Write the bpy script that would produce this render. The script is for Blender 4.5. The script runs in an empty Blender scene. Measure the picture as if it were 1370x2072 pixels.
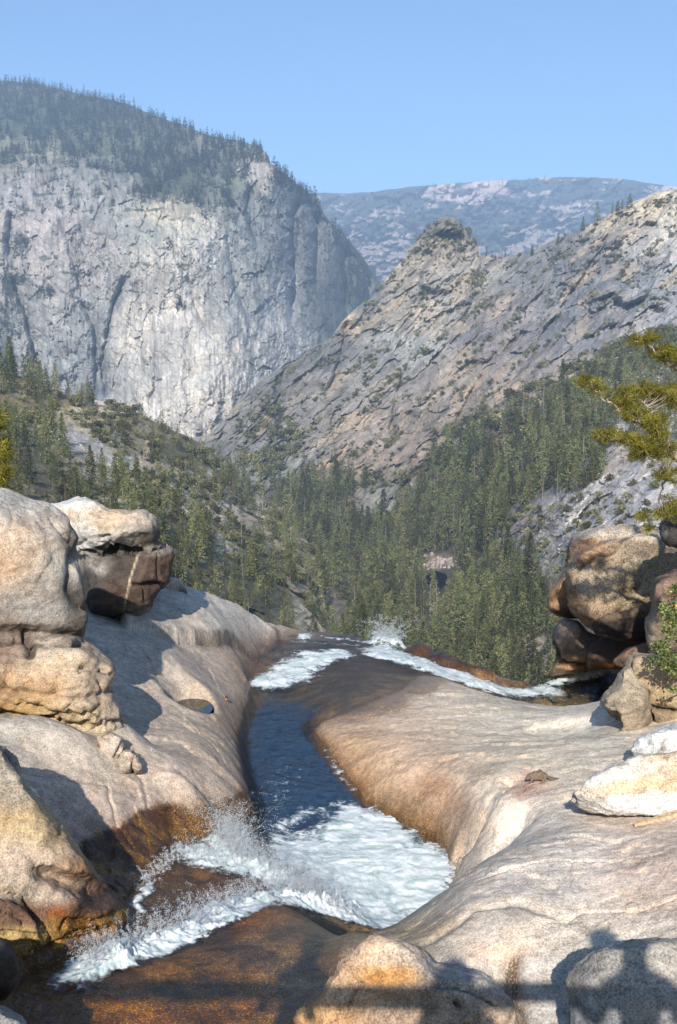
import bpy, bmesh, math, random
import numpy as np
from mathutils import Vector, Matrix
R = math.radians
S = bpy.context.scene
# ------------------------------------------------------------------ camera
F = 2033.0; PX0 = 685.0; PY0 = 1036.0; PITCH = R(7.7); CAMZ = 4.2
cam = bpy.data.cameras.new('camera'); camo = bpy.data.objects.new('camera', cam)
S.collection.objects.link(camo); S.camera = camo
cam.sensor_fit = 'VERTICAL'; cam.sensor_height = 36.0; cam.lens = 36.0 * F / 2072.0
cam.clip_start = 0.1; cam.clip_end = 30000
camo.location = (0, 0, CAMZ); camo.rotation_euler = (R(90) - PITCH, 0, 0)
S.render.resolution_x = 677; S.render.resolution_y = 1024
# ------------------------------------------------------------------ light
SUN_EL = R(31.4); SUN_AZ = R(6.5)
S.view_settings.view_transform = 'Standard'; S.view_settings.look = 'None'
S.view_settings.exposure = 0.95; S.view_settings.gamma = 1
w = bpy.data.worlds.new("World"); S.world = w; w.use_nodes = True
nt = w.node_tree; bg = nt.nodes['Background']; bg.inputs[1].default_value = 0.098
sky = nt.nodes.new('ShaderNodeTexSky'); sky.sky_type = 'NISHITA'; sky.sun_disc = False
sky.sun_elevation = SUN_EL; sky.sun_rotation = R(186.5); sky.altitude = 1800
sky.air_density = 1.0; sky.dust_density = 2.0; sky.ozone_density = 2.5
tn = nt.nodes.new('ShaderNodeMix'); tn.data_type = 'RGBA'; tn.blend_type = 'MULTIPLY'; tn.inputs[0].default_value = 1; tn.inputs[7].default_value = (.84, 1.0, 1.06, 1)
nt.links.new(sky.outputs[0], tn.inputs[6]); nt.links.new(tn.outputs[2], bg.inputs[0])
sl = bpy.data.lights.new('sun', 'SUN'); sl.energy = 5.0; sl.angle = R(0.5); sl.color = (1.0, 0.95, 0.87)
slo = bpy.data.objects.new('sun', sl); S.collection.objects.link(slo)
sd_ = Vector((-math.sin(SUN_AZ) * math.cos(SUN_EL), -math.cos(SUN_AZ) * math.cos(SUN_EL), math.sin(SUN_EL)))
slo.rotation_euler = sd_.to_track_quat('Z', 'Y').to_euler(); slo.location = (0, -20, 40)
S.cycles.max_bounces = 6; S.cycles.diffuse_bounces = 3; S.cycles.transparent_max_bounces = 12
S.cycles.volume_bounces = 0; S.cycles.caustics_reflective = False; S.cycles.caustics_refractive = False
ALB = np.array([.92, .93, .95])
HAZE_D = 1.6e-4; HAZE_C = (.50, .70, 1.0, 1)
# ------------------------------------------------------------------ pixel -> world helpers
CP, SP = math.cos(PITCH), math.sin(PITCH)
def ray(X, Y):
    u = (np.asarray(X, float) - PX0) / F; v = (np.asarray(Y, float) - PY0) / F
    return np.stack([u, CP - v * SP, -SP - v * CP], -1)
CAM = np.array([0, 0, CAMZ])
def PD(X, Y, D):                      # point at forward depth D
    return CAM + ray(X, Y) * np.asarray(D, float)[..., None]
def PZ(X, Y, z):                      # point where the ray meets height z
    r = ray(X, Y); t = (np.asarray(z, float) - CAMZ) / r[..., 2]
    return CAM + r * t[..., None]
def proj(P):
    q = P - CAM; f = q[..., 1] * CP - q[..., 2] * SP; up = q[..., 1] * SP + q[..., 2] * CP
    return PX0 + F * q[..., 0] / f, PY0 - F * up / f
# ------------------------------------------------------------------ noise
def _h(x, y, z, s):
    n = (x.astype(np.uint32) * np.uint32(374761393) + y.astype(np.uint32) * np.uint32(668265263)
         + z.astype(np.uint32) * np.uint32(2147483647 - 57) + np.uint32((s * 1274126177) & 0xffffffff))
    n = (n ^ (n >> np.uint32(13))) * np.uint32(1274126177); n ^= n >> np.uint32(16)
    n = n * np.uint32(2246822519); n ^= n >> np.uint32(15)
    return n
def perlin(P, s=0):
    P = np.asarray(P, np.float32); shp = P.shape[:-1]; P = P.reshape(-1, 3); out = np.empty(len(P), np.float32)
    for c0 in range(0, len(P), 65536):
        p = P[c0:c0 + 65536]; fl_ = np.floor(p); f = p - fl_; i = fl_.astype(np.int32).astype(np.uint32)
        u = f * f * f * (f * (f * 6 - 15) + 10)
        hx = [(i[:, 0] + np.uint32(d)) * np.uint32(374761393) for d in (0, 1)]; hy = [(i[:, 1] + np.uint32(d)) * np.uint32(668265263) for d in (0, 1)]
        hz = [(i[:, 2] + np.uint32(d)) * np.uint32(2147483590) + np.uint32((s * 1274126177) & 0xffffffff) for d in (0, 1)]
        o = np.zeros(len(p), np.float32)
        for dx in (0, 1):
            wx = u[:, 0] if dx else 1 - u[:, 0]
            for dy in (0, 1):
                wxy = wx * (u[:, 1] if dy else 1 - u[:, 1]); hxy = hx[dx] + hy[dy]
                for dz in (0, 1):
                    n = hxy + hz[dz]; n = (n ^ (n >> np.uint32(13))) * np.uint32(1274126177); n ^= n >> np.uint32(16); n *= np.uint32(2246822519); n ^= n >> np.uint32(15)
                    g = ((n & np.uint32(1023)).astype(np.float32) - 511.5) * (f[:, 0] - dx)
                    g += (((n >> np.uint32(10)) & np.uint32(1023)).astype(np.float32) - 511.5) * (f[:, 1] - dy)
                    g += (((n >> np.uint32(20)) & np.uint32(1023)).astype(np.float32) - 511.5) * (f[:, 2] - dz)
                    o += wxy * (u[:, 2] if dz else 1 - u[:, 2]) * g
        out[c0:c0 + 65536] = o * (1.3 / 511.5)
    return out.reshape(shp)
def fbm(P, oct=5, s=0, gain=.5, ridge=False):
    a = 1.0; t = 0; tot = 0; P = np.asarray(P, float)
    for k in range(oct):
        n = perlin(P * 2.03 ** k + k * 17.3, s + k)
        t = t + a * ((1 - 2 * np.abs(n)) if ridge else n); tot += a; a *= gain
    return t / tot
def facets(U, s=0, jit=1.0):
    """2-D worley cells, each a tilted plane: broken rock faces.  returns (plane, edge distance, cell random)"""
    i = np.floor(U).astype(np.int64); b1 = np.full(U.shape[:-1], 9.); b2 = b1.copy(); pl = b1 * 0; rid = b1 * 0
    z = i[..., 0] * 0
    for dx in (-1, 0, 1):
        for dy in (-1, 0, 1):
            cx = i[..., 0] + dx; cy = i[..., 1] + dy; h = _h(cx, cy, z, s); g = _h(cx, cy, z + 7, s)
            px = cx + .5 + jit * ((h & 1023) / 1023. - .5); py = cy + .5 + jit * (((h >> np.uint32(10)) & 1023) / 1023. - .5)
            ax = U[..., 0] - px; ay = U[..., 1] - py; d = np.hypot(ax, ay)
            val = ax * ((g & 1023) / 511.5 - 1) + ay * (((g >> np.uint32(10)) & 1023) / 511.5 - 1) + (((g >> np.uint32(20)) & 1023) / 1023. - .5) * .6
            m = d < b1
            b2 = np.where(m, b1, np.minimum(b2, d)); pl = np.where(m, val, pl); rid = np.where(m, ((h >> np.uint32(20)) & 1023) / 1023., rid)
            b1 = np.where(m, d, b1)
    return pl, b2 - b1, rid
def rbf(ctrl, smooth=0.0):
    """thin plate spline through (x, y, value) rows"""
    c = np.array(ctrl, float); xy = c[:, :2]; sc = np.abs(xy - xy.mean(0)).max(); mu = xy.mean(0); p = (xy - mu) / sc; n = len(c)
    def K(r): return np.where(r > 0, r * r * np.log(r + 1e-12), 0)
    A = np.zeros((n + 3, n + 3)); A[:n, :n] = K(np.hypot(p[:, None, 0] - p[None, :, 0], p[:, None, 1] - p[None, :, 1])) + np.eye(n) * smooth
    A[:n, n] = 1; A[:n, n + 1:] = p; A[n, :n] = 1; A[n + 1:, :n] = p.T
    wts = np.linalg.solve(A, np.concatenate([c[:, 2], [0, 0, 0]]))
    def f(x, y):
        x = (np.asarray(x, float) - mu[0]) / sc; y = (np.asarray(y, float) - mu[1]) / sc; o = wts[n] + wts[n + 1] * x + wts[n + 2] * y
        for k in range(n):
            r2 = (x - p[k, 0]) ** 2 + (y - p[k, 1]) ** 2; o = o + wts[k] * .5 * r2 * np.log(r2 + 1e-12)
        return o
    return f
def coarse(fn, x, y, s=5):
    """evaluate a smooth function on every s-th node of a structured grid and interpolate"""
    nr, nc = x.shape; ri = np.unique(np.r_[np.arange(0, nr, s), nr - 1]); ci = np.unique(np.r_[np.arange(0, nc, s), nc - 1])
    v = fn(x[np.ix_(ri, ci)], y[np.ix_(ri, ci)]); A = np.arange(nr); B = np.arange(nc)
    a = np.clip(np.searchsorted(ri, A, 'right') - 1, 0, len(ri) - 2); ta = ((A - ri[a]) / (ri[a + 1] - ri[a]))
    b = np.clip(np.searchsorted(ci, B, 'right') - 1, 0, len(ci) - 2); tb = ((B - ci[b]) / (ci[b + 1] - ci[b]))
    ex = (None,) * (v.ndim - 2); ta = ta.reshape((-1, 1) + (1,) * (v.ndim - 2)); tb = tb.reshape((1, -1) + (1,) * (v.ndim - 2))
    v = v[a] * (1 - ta) + v[a + 1] * ta; return v[:, b] * (1 - tb) + v[:, b + 1] * tb
def lazy(f, s):
    return lambda x, y: coarse(f, x, y, s) if np.ndim(x) == 2 and np.size(x) > 200000 else f(x, y)
def seg_dist(x, y, poly, closed=False):
    p = np.asarray(poly, float)[:, :2]; q = np.roll(p, -1, 0) if closed else p[1:]; p = p if closed else p[:-1]; d = np.full(np.shape(x), 1e9)
    for (ax, ay), (bx, by) in zip(p, q):
        ex, ey = bx - ax, by - ay; L = ex * ex + ey * ey + 1e-12
        t = np.clip(((x - ax) * ex + (y - ay) * ey) / L, 0, 1); d = np.minimum(d, (x - ax - t * ex) ** 2 + (y - ay - t * ey) ** 2)
    return np.sqrt(d)
def inside(x, y, poly):
    p = np.asarray(poly, float)[:, :2]; q = np.roll(p, -1, 0); c = np.zeros(np.shape(x), bool)
    for (ax, ay), (bx, by) in zip(p, q):
        if ay == by: continue
        c ^= ((ay > y) != (by > y)) & (x < (bx - ax) * (y - ay) / (by - ay) + ax)
    return c
def sdist(x, y, poly):                # positive outside
    d = seg_dist(x, y, poly, True); return np.where(inside(x, y, poly), -d, d)
def sst(a, b, x):
    t = np.clip((x - a) / (b - a), 0, 1); return t * t * (3 - 2 * t)
def lin(c):
    c = np.asarray(c, float) / 255.; return np.where(c <= .04045, c / 12.92, ((c + .055) / 1.055) ** 2.4)
def paint(X, Y, ctrl, P=None, warp=0, wscale=1., k=1., power=1.0):
    """natural colour of the rock, from colour patches (X, Y, radius, rgb) with ragged borders"""
    if P is not None and warp:
        X = X + warp * fbm(P * wscale, 4, 91) * 2; Y = Y + warp * fbm(P * wscale + 31.7, 4, 92) * 2
    W = np.zeros(np.shape(X)) + 1e-9; C = np.zeros(np.shape(X) + (3,))
    for row in ctrl:
        if len(row) == 4: x, y, r, c = row; ry = r
        else: x, y, r, ry, c = row
        g = np.exp(-(((X - x) / r) ** 2 + ((Y - y) / ry) ** 2) ** power); W += g; C += g[..., None] * lin(c)
    return C / W[..., None] * k * ALB
# ------------------------------------------------------------------ mesh helpers
COL = S.collection
def new_mesh(name, V, Fc, mat=None, smooth=True):
    m = bpy.data.meshes.new(name); V = np.asarray(V, np.float32)
    if isinstance(Fc, np.ndarray) and Fc.ndim == 2:
        k = Fc.shape[1]; m.vertices.add(len(V)); m.vertices.foreach_set('co', V.ravel()); m.loops.add(Fc.size)
        m.loops.foreach_set('vertex_index', Fc.ravel().astype(np.int32)); m.polygons.add(len(Fc))
        m.polygons.foreach_set('loop_start', np.arange(0, Fc.size, k, dtype=np.int32)); m.update(calc_edges=True)
    else: m.from_pydata([tuple(v) for v in V], [], [tuple(f) for f in Fc]); m.update()
    if smooth: m.polygons.foreach_set('use_smooth', np.ones(len(m.polygons), bool))
    if mat: m.materials.append(mat)
    return m
def link(name, mesh, parent=None):
    o = bpy.data.objects.new(name, mesh); COL.objects.link(o)
    if parent: o.parent = parent
    return o
def tag(o, label=None, cat=None, group=None, kind=None):
    for k, v in (('label', label), ('category', cat), ('group', group), ('kind', kind)):
        if v: o[k] = v
    return o
def empty(name, loc, label, cat, group=None):
    o = bpy.data.objects.new(name, None); COL.objects.link(o); o.location = loc; o.empty_display_size = .1
    return tag(o, label, cat, group)
def vcol(m, name, C):
    C = np.asarray(C, np.float32)
    if C.ndim == 1:
        a = m.attributes.new(name, 'FLOAT', 'POINT'); a.data.foreach_set('value', C)
    else:
        if C.shape[1] == 3: C = np.concatenate([C, np.ones((len(C), 1), np.float32)], 1)
        a = m.attributes.new(name, 'FLOAT_COLOR', 'POINT'); a.data.foreach_set('color', C.ravel())
def grid_faces(nr, nc, keep=None):
    i = np.arange(nr * nc).reshape(nr, nc); f = np.stack([i[:-1, :-1], i[:-1, 1:], i[1:, 1:], i[1:, :-1]], -1).reshape(-1, 4)
    if keep is not None:
        f = f[keep.ravel()[f].all(1)]
    return f
def compact(V, Fc, *attrs):
    used = np.unique(Fc); mp = np.zeros(len(V), np.int64); mp[used] = np.arange(len(used))
    return (V[used], mp[Fc]) + tuple(a[used] for a in attrs)
# ------------------------------------------------------------------ materials
class N:
    def __init__(s, name):
        s.m = bpy.data.materials.new(name); s.m.use_nodes = True; s.t = s.m.node_tree; s.b = s.t.nodes['Principled BSDF']; s.o = s.t.nodes['Material Output']
    def n(s, ty, props={}, **kw):
        x = s.t.nodes.new('ShaderNode' + ty)
        for k, v in props.items(): setattr(x, k, v)
        for k, v in kw.items():
            i = x.inputs[int(k[1:])] if k[0] == 'i' and k[1:].isdigit() else x.inputs[k.replace('_', ' ')]
            s.set(i, v)
        return x
    def set(s, i, v):
        if isinstance(v, bpy.types.Node): v = v.outputs[0]
        if isinstance(v, bpy.types.NodeSocket): s.t.links.new(v, i)
        else: i.default_value = v
    def math(s, op, a, b=0., clamp=False):
        return s.n('Math', {'operation': op, 'use_clamp': clamp}, i0=a, i1=b)
    def noise(s, vec, scale, detail=4, rough=.55, dist=0):
        return s.n('TexNoise', Vector=vec, Scale=scale, Detail=detail, Roughness=rough, Distortion=dist)
    def ramp(s, f, a, b, lo=0., hi=1.):
        return s.n('MapRange', {'interpolation_type': 'SMOOTHSTEP'}, i0=f, i1=a, i2=b, i3=lo, i4=hi)
    def mix(s, f, a, b, mode='MIX'):
        x = s.t.nodes.new('ShaderNodeMix'); x.data_type = 'RGBA'; x.blend_type = mode
        s.set(x.inputs[0], f); s.set(x.inputs[6], a); s.set(x.inputs[7], b); return x.outputs[2]
    def geo(s): return s.n('NewGeometry').outputs['Position']
    def attr(s, name, out='Color'): return s.n('Attribute', {'attribute_name': name}).outputs[out]
def rock_mat(name, scale=1.0, bump=.6, speck=.35, near=True, stretch=(1, 1, 1)):
    k = N(name); col = k.attr('Col'); wet = k.attr('Wet', 'Fac'); pos = k.geo()
    mp = k.n('Mapping', Vector=pos, Scale=stretch)
    n1 = k.noise(mp, 70 * scale, 3, .7); n2 = k.noise(mp, 14 * scale, 6, .65); n3 = k.noise(mp, 2.2 * scale, 6, .6, .4)
    vor = k.n('TexVoronoi', Vector=mp, Scale=55 * scale)
    f = k.math('ADD', k.ramp(n1, .3, .7, 1 - speck, 1 + speck), k.ramp(n2, .3, .7, -.22, .22))
    f = k.math('ADD', f, k.ramp(n3, .3, .7, -.16, .16))
    if near:
        f = k.math('MULTIPLY', f, k.ramp(vor.outputs['Distance'], .0, .28, .72, 1.02))
    c = k.mix(1.0, col, f, 'MULTIPLY')
    c2 = k.mix(k.ramp(k.noise(mp, 5 * scale, 5, .6), .45, .7, 0, .35), c, k.mix(1.0, c, (1.12, .93, .74, 1), 'MULTIPLY'))
    sk = k.n('Mapping', Vector=pos, Rotation=(0, 0, .35), Scale=(1.2, 9, 5)); c2 = k.mix(1.0, c2, k.ramp(k.noise(sk, 3 * scale, 5, .62, .5), .32, .68, .9, 1.08), 'MULTIPLY')
    # wet algae rock: darker, golden grains
    wc = k.mix(k.ramp(n1, .5, .68), k.mix(1.0, c2, (.55, .5, .45, 1), 'MULTIPLY'), k.mix(1.0, c2, (1.7, 1.4, .95, 1), 'MULTIPLY'))
    c3 = k.mix(wet, c2, wc)
    k.set(k.b.inputs['Base Color'], c3)
    k.set(k.b.inputs['Roughness'], k.ramp(wet, 0, 1, .85, .32)); k.b.inputs['Specular IOR Level'].default_value = .35
    h = k.math('ADD', k.math('MULTIPLY', n2, .5), k.math('MULTIPLY', n1, .16)); h = k.math('ADD', h, k.math('MULTIPLY', n3, 1.2))
    bp = k.n('Bump', Strength=bump, Distance=.05 / scale, Height=h); k.set(k.b.inputs['Normal'], bp)
    return k.m
def simple_mat(name, col, rough=.8, var=.15, scale=8, spec=.3, trans=0):
    k = N(name); n = k.noise(k.geo(), scale, 5, .6); oi = k.n('ObjectInfo').outputs['Random']
    f = k.math('ADD', k.ramp(n, .3, .7, 1 - var, 1 + var), k.ramp(oi, 0, 1, -var * .6, var * .6))
    k.set(k.b.inputs['Base Color'], k.mix(1.0, (*col, 1), f, 'MULTIPLY')); k.b.inputs['Roughness'].default_value = rough
    k.b.inputs['Specular IOR Level'].default_value = spec
    return k.m
def leaf_mat(name, c1, c2, c3, tr=.25, var=.35, scale=.35):
    k = N(name); oi = k.n('ObjectInfo').outputs['Random']; n = k.noise(k.geo(), scale, 3, .6); at = k.attr('tint', 'Fac')
    c = k.mix(k.ramp(oi, .2, .9), (*c1, 1), (*c2, 1)); c = k.mix(k.ramp(n, .4, .75), c, (*c3, 1))
    f = k.math('MULTIPLY', k.ramp(at, 0, 1, 1 - var, 1 + var), k.ramp(k.math('FRACT', k.math('MULTIPLY', oi, 7.3)), 0, 1, .5, 1.6))
    c = k.mix(1.0, c, f, 'MULTIPLY')
    d = k.n('BsdfDiffuse', Color=c); t = k.n('BsdfTranslucent', Color=c); mx = k.n('MixShader', i0=tr, i1=d, i2=t)
    k.t.links.new(mx.outputs[0], k.o.inputs[0]); k.t.nodes.remove(k.b)
    return k.m
M = {}
M['ground'] = rock_mat('granite slab', 1.0, .55, .36)
M['boulder'] = rock_mat('boulder granite', 1.0, .8, .42)
M['lichen'] = rock_mat('lichen covered granite', .55, .9, .6)
M['far'] = rock_mat('cliff granite', .012, .5, .16, near=False)
M['mid'] = rock_mat('mountainside granite', .03, .6, .2, near=False)
M['fir'] = leaf_mat('fir needles', (.075, .092, .036), (.125, .135, .055), (.185, .175, .075))
M['firfar'] = leaf_mat('distant fir needles', (.026, .038, .030), (.040, .050, .034), (.055, .062, .04))
M['shrub'] = leaf_mat('oak scrub leaves', (.095, .10, .045), (.15, .145, .07), (.19, .17, .09), scale=.1)
M['pine'] = leaf_mat('sunlit pine needles', (.44, .38, .07), (.52, .43, .08), (.20, .19, .04), .35, .4, 9)
M['bush'] = leaf_mat('broad shrub leaves', (.13, .145, .05), (.17, .175, .06), (.04, .06, .025), .3, .5, 6)
M['bark'] = simple_mat('bark', (.16, .11, .08), .9, .3, 3)
M['grey_bark'] = simple_mat('weathered bark', (.30, .24, .19), .9, .3, 20)
M['snag'] = simple_mat('dead wood', (.21, .18, .16), .9, .25, 2)
# ================================================================== FOREGROUND GROUND (heightfield in metres)
LAND = [(370,1192,.38),(300,1178,.58),(450,1216,-.02),(520,1243,-.45),(590,1265,-.85),(625,1277,-1.08),
 (300,1260,.35),(420,1262,.05),(500,1285,-.45),(550,1262,-.6),(250,1350,.32),(400,1345,-.1),(480,1345,-.45),(350,1310,.2),
 (340,1400,.05),(440,1395,-.2),(490,1400,-.45),(300,1500,.12),(400,1500,-.02),(460,1480,-.3),(300,1620,.0),(400,1600,-.03),
 (460,1560,-.15),(480,1620,-.3),(440,1650,-.33),(200,1640,.12),(100,1600,.35),(330,1640,-.1),(180,1720,-.08),(250,1760,-.22),(350,1680,-.33),(300,1800,-.3),
 (0,1300,.8),(-200,1400,1.0),(-200,1800,.6),(-100,2100,.5),
 (650,1462,-.62),(750,1435,-.64),(840,1372,-.74),(900,1398,-.66),(990,1408,-.74),(1000,1425,-.62),(1080,1430,-.66),(1140,1434,-.62),(1190,1424,-.55),(1020,1420,-1.15),(1100,1438,-1.3),(1190,1434,-1.3),
 (700,1520,-.45),(800,1500,-.33),(950,1500,-.28),(1100,1500,-.15),(1200,1500,.0),(780,1590,-.36),(830,1600,-.25),(900,1600,-.05),(1000,1600,.02),(1100,1600,.1),(1200,1580,.2),
 (870,1650,-.3),(930,1640,-.12),(905,1720,-.45),(960,1740,.0),(1000,1720,.12),(1040,1650,.02),(950,1800,.16),(900,1860,.12),(840,1880,-.15),(1100,1700,.22),(1200,1675,.24),(1280,1680,.3),
 (1300,1700,.42),(1100,1800,.3),(1300,1800,.45),(1000,1880,.26),(1200,1880,.33),(1000,1980,.16),(1050,2050,.0),(1300,2000,.25),(900,2000,.08),(720,2000,.05),(620,2060,.08),
 (640,1960,-.02),(1600,1500,.6),(1600,1900,.7),(1350,1420,.1),(1300,1350,-.9),(1500,1350,-.4),(1000,2300,.0),(600,2300,.1)]
WAT = [(100,2000,.02),(350,2030,.0),(600,1990,.0),(250,1950,.0),(450,1895,-.03),(600,1885,-.08),(700,1905,-.15),(300,1870,-.28),(250,1860,-.25),(450,1790,-.42),(550,1745,-.55),
 (620,1790,-.66),(600,1700,-.75),(700,1750,-.75),(850,1750,-.75),(800,1880,-.75),(700,1850,-.72),(560,1600,-.75),(650,1600,-.76),(560,1500,-.76),(560,1420,-.78),(480,1560,-.76),(900,1700,-.75),
 (570,1390,-.82),(530,1370,-.84),(600,1345,-.92),(560,1315,-.86),(700,1410,-.7),(820,1385,-.78),(650,1455,-.72),(760,1340,-.82),(640,1292,-1.02),(700,1290,-1.12),(790,1306,-1.1),(860,1335,-1.05),(900,1365,-1.05),
 (980,1392,-1.2),(1050,1405,-1.32),(1150,1410,-1.33),(1230,1370,-1.3),(1100,1385,-1.34),(350,1760,-.36),(0,2300,.05),(500,2300,.05),(430,1840,-.25),(560,1820,-.35)]
DEP = [(560,1560,1.7),(540,1480,1.3),(620,1640,1.6),(600,1420,.8),(530,1425,.95),(640,1440,.6),(700,1430,.14),(800,1390,.07),(760,1345,.05),(680,1380,.1),(600,1340,.15),(560,1310,.12),(700,1290,.08),(900,1360,.1),
 (980,1366,.1),(930,1345,.1),(1050,1381,.1),(880,1328,.1),(900,1366,.12),(940,1384,.2),(860,1350,.12),(800,1328,.1),(960,1392,.25),(1100,1410,1.3),(1200,1390,1.3),(1060,1412,1.),(1000,1397,.3),(750,1750,1.4),(850,1800,1.2),(640,1800,.5),(560,1740,.15),(450,1780,.06),(450,1870,.07),(350,1760,.06),
 (300,1960,.12),(150,2000,.18),(500,1960,.08),(600,1920,.06),(400,2060,.14),(560,1860,.03),(480,1700,.05),(430,1650,.05),(0,2300,.2),(640,1880,.1),(700,1560,1.2)]
WP = [(-200,2400,.05),(-60,2200,.03),(20,2040,.02),(62,1948,.0),(110,1938,.0),(165,1940,-.02),(230,1890,-.2),(262,1850,-.3),(258,1835,-.3),(285,1800,-.33),(330,1745,-.38),(390,1700,-.42),(440,1672,-.5),
 (500,1668,-.7),(512,1640,-.75),(506,1600,-.75),(494,1560,-.76),(484,1520,-.76),(480,1490,-.76),(490,1450,-.77),(505,1410,-.8),(506,1390,-.82),(498,1368,-.84),(512,1345,-.85),(528,1330,-.82),(530,1308,-.8),(560,1290,-.85),(600,1280,-.95),(624,1277,-1.06)]
WP2 = [(1130,1366,-1.35),(1260,1345,-1.3),(1262,1385,-1.3),(1240,1430,-1.33),(1140,1434,-1.33),(1080,1432,-1.32),(1000,1412,-1.2),(940,1390,-1.1),(900,1374,-1.05),(862,1368,-.95),(843,1368,-.85),(815,1395,-.76),(770,1415,-.72),(710,1438,-.7),
 (650,1460,-.72),(632,1474,-.74),(655,1505,-.75),(690,1550,-.75),(728,1598,-.75),(770,1640,-.75),(830,1672,-.75),(875,1692,-.75),(902,1725,-.75),(912,1775,-.75),(895,1825,-.75),(860,1860,-.75),(815,1893,-.75),(770,1903,-.7),(700,1905,-.3),(680,1960,-.02),(610,2030,.02),(585,2072,.03),(540,2400,.05)]
def pz(l): a = np.array(l, float); return PZ(a[:, 0], a[:, 1], a[:, 2])
def rz(l, sm=0): p = pz(l); return rbf(p, sm)
fl = lazy(rz(LAND, 1e-4), 6); fw = lazy(rz(WAT, 1e-3), 6)
dd = np.array(DEP, float); dp = PZ(dd[:, 0], dd[:, 1], -.6); fd = lazy(rbf(np.c_[dp[:, :2], dd[:, 2]], 1e-3), 6)
wp1 = pz(WP)[:, :2]; wp2 = pz(WP2)[:, :2]
WPOLY = np.concatenate([wp1, [[-.6, 26], [3.2, 26]], wp2[:1], wp2[1:]])
BR = PZ(*np.array([(-900,1110,1.0),(-200,1130,.9),(300,1174,.72),(370,1191,.5),(450,1214,.1),(520,1241,-.35),(590,1264,-.85),(625,1277,-1.08),(700,1284,-1.13),(790,1302,-1.1),(860,1323,-1.05),(960,1352,-1.1),(1050,1380,-1.3),(1110,1388,-1.35),(1190,1350,-1.35),(1300,1330,-1.2),(2300,1300,-1.0)], float).T)[:, :2]
BPOLY = np.concatenate([BR, [[30, 80], [-30, 80]]])
NC, NR = 880, 1120
sc_ = np.linspace(-.58, .58, NC); sr_ = np.linspace(1.62, .17, NR)
gx, gs = np.meshgrid(sc_, sr_); GY = 4.7 / gs; GX = gx * GY
def ground_height(x, y, detail=True):
    zl = fl(x, y); zw = fw(x, y); dep = fd(x, y); sd = lazy(lambda a, b: sdist(a, b, WPOLY), 3)(x, y)
    P = np.stack([x, y, np.zeros_like(x)], -1)
    if detail: sd = sd + .035 * fbm(P * 2.3, 4, 5) * 2
    n = .05 * fbm(P * .7, 4, 11) * 2 + .011 * fbm(P * np.array([2.6, 3.6, 1]), 5, 12, .6) * 2
    rg = fbm(P * np.array([1.1, 2.0, 1]), 4, 14, .5, True); n += .010 * (rg - .4)
    zl = zl + n
    w = .17 + .12 * sst(0, 1, fbm(P * .4, 2, 3) + .5)
    out = zw + np.maximum(zl - zw, .02) * (1 - np.exp(-np.maximum(sd, 0) / w))
    bed = zw - dep * (1 - np.exp(-np.maximum(-sd, 0) / .22)) + (n * .8 + .02 * fbm(P * 6, 3, 15)) * np.clip(np.abs(dep) * 2.5, .15, 1)
    z = np.where(sd > 0, out, bed)
    # exfoliation sheets: thin broken steps wandering over the slabs
    for q_, (k_, am_) in enumerate([(1.1, .026), (2.3, .012)]):
        e_ = k_ * (.9 * x * (.35 if q_ else .6) + .42 * y + 2.2 * fbm(P * .55 + q_ * 9, 5, 46 + q_, .55)); f_ = e_ - np.floor(e_); z = z + am_ * (sst(0, .035, f_) * (1 - f_)) * sst(-.15, .15, fbm(P * .8 + 5 * q_, 2, 48)) * (sd > .05)
    rb = pz([(855,1322,-1.1),(900,1336,-1.1),(960,1354,-1.15),(1020,1374,-1.25),(1075,1386,-1.32)])[:, :2]; lo = rb.min(0) - 1.2; hi = rb.max(0) + 1.2; m = (x > lo[0]) & (x < hi[0]) & (y > lo[1]) & (y < hi[1])
    if m.any(): z[m] += .34 * np.exp(-(seg_dist(x[m], y[m], rb) / .34) ** 2) * (.75 + .6 * fbm(P[m] * 2.2, 3, 44))
    # ledge on the left slab
    led = pz([(395,1298,0.0),(440,1294,-.1),(478,1284,-.25),(520,1280,-.35),(566,1262,-.5),(560,1246,-.5),(480,1200,0),(380,1150,.5),(200,1180,.6),(260,1290,.4),(340,1306,.1)])[:, :2]
    s1 = lazy(lambda a, b: sdist(a, b, led), 2)(x, y) + .05 * fbm(P * 3, 4, 40)
    z = z + .2 * sst(.02, -.02, s1) * sst(-4.9, -3.0, x) * sst(-1.35, -1.95, x)
    # pothole
    c = PZ(383, 1412, -.1); r = np.hypot((x - c[0]) / .30, (y - c[1]) / .45); z = z + .05 * np.exp(-((r - 1.35) / .3) ** 2) - .42 * sst(1.18, .72, r)
    c2 = PZ(352, 1398, -.1); r = np.hypot((x - c2[0]) / .33, (y - c2[1]) / .5); z = z - .2 * sst(1.1, .3, r)
    c3 = PZ(1130, 1468, -.2); r = np.hypot((x - c3[0]) / .42, (y - c3[1]) / .4); z = z - .07 * sst(1.2, .7, r)
    # cracks and folds
    for pl, wd, dpth in CRACKS:
        q = pz(pl)[:, :2]; lo = q.min(0) - wd * 3; hi = q.max(0) + wd * 3; m = (x > lo[0]) & (x < hi[0]) & (y > lo[1]) & (y < hi[1])
        if m.any():
            dq = seg_dist(x[m] + .03 * fbm(P[m] * 5, 3, 50), y[m] + .05 * fbm(P[m] * 5, 3, 51), q); z[m] -= dpth * np.exp(-(dq / wd) ** 2)
    # bulges
    for X, Y, zz, rx, ry, hh in BUMPS:
        c = PZ(X, Y, zz); z = z + hh * np.exp(-(((x - c[0]) / rx) ** 2 + ((y - c[1]) / ry) ** 2) ** 1.6)
    bd = lazy(lambda a, b: np.where(inside(a, b, BPOLY), seg_dist(a, b, BR), 0), 3)(x, y); z = z - np.minimum(1.1 * bd ** 1.4, 60)
    return z, sd, zw, dep
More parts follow.
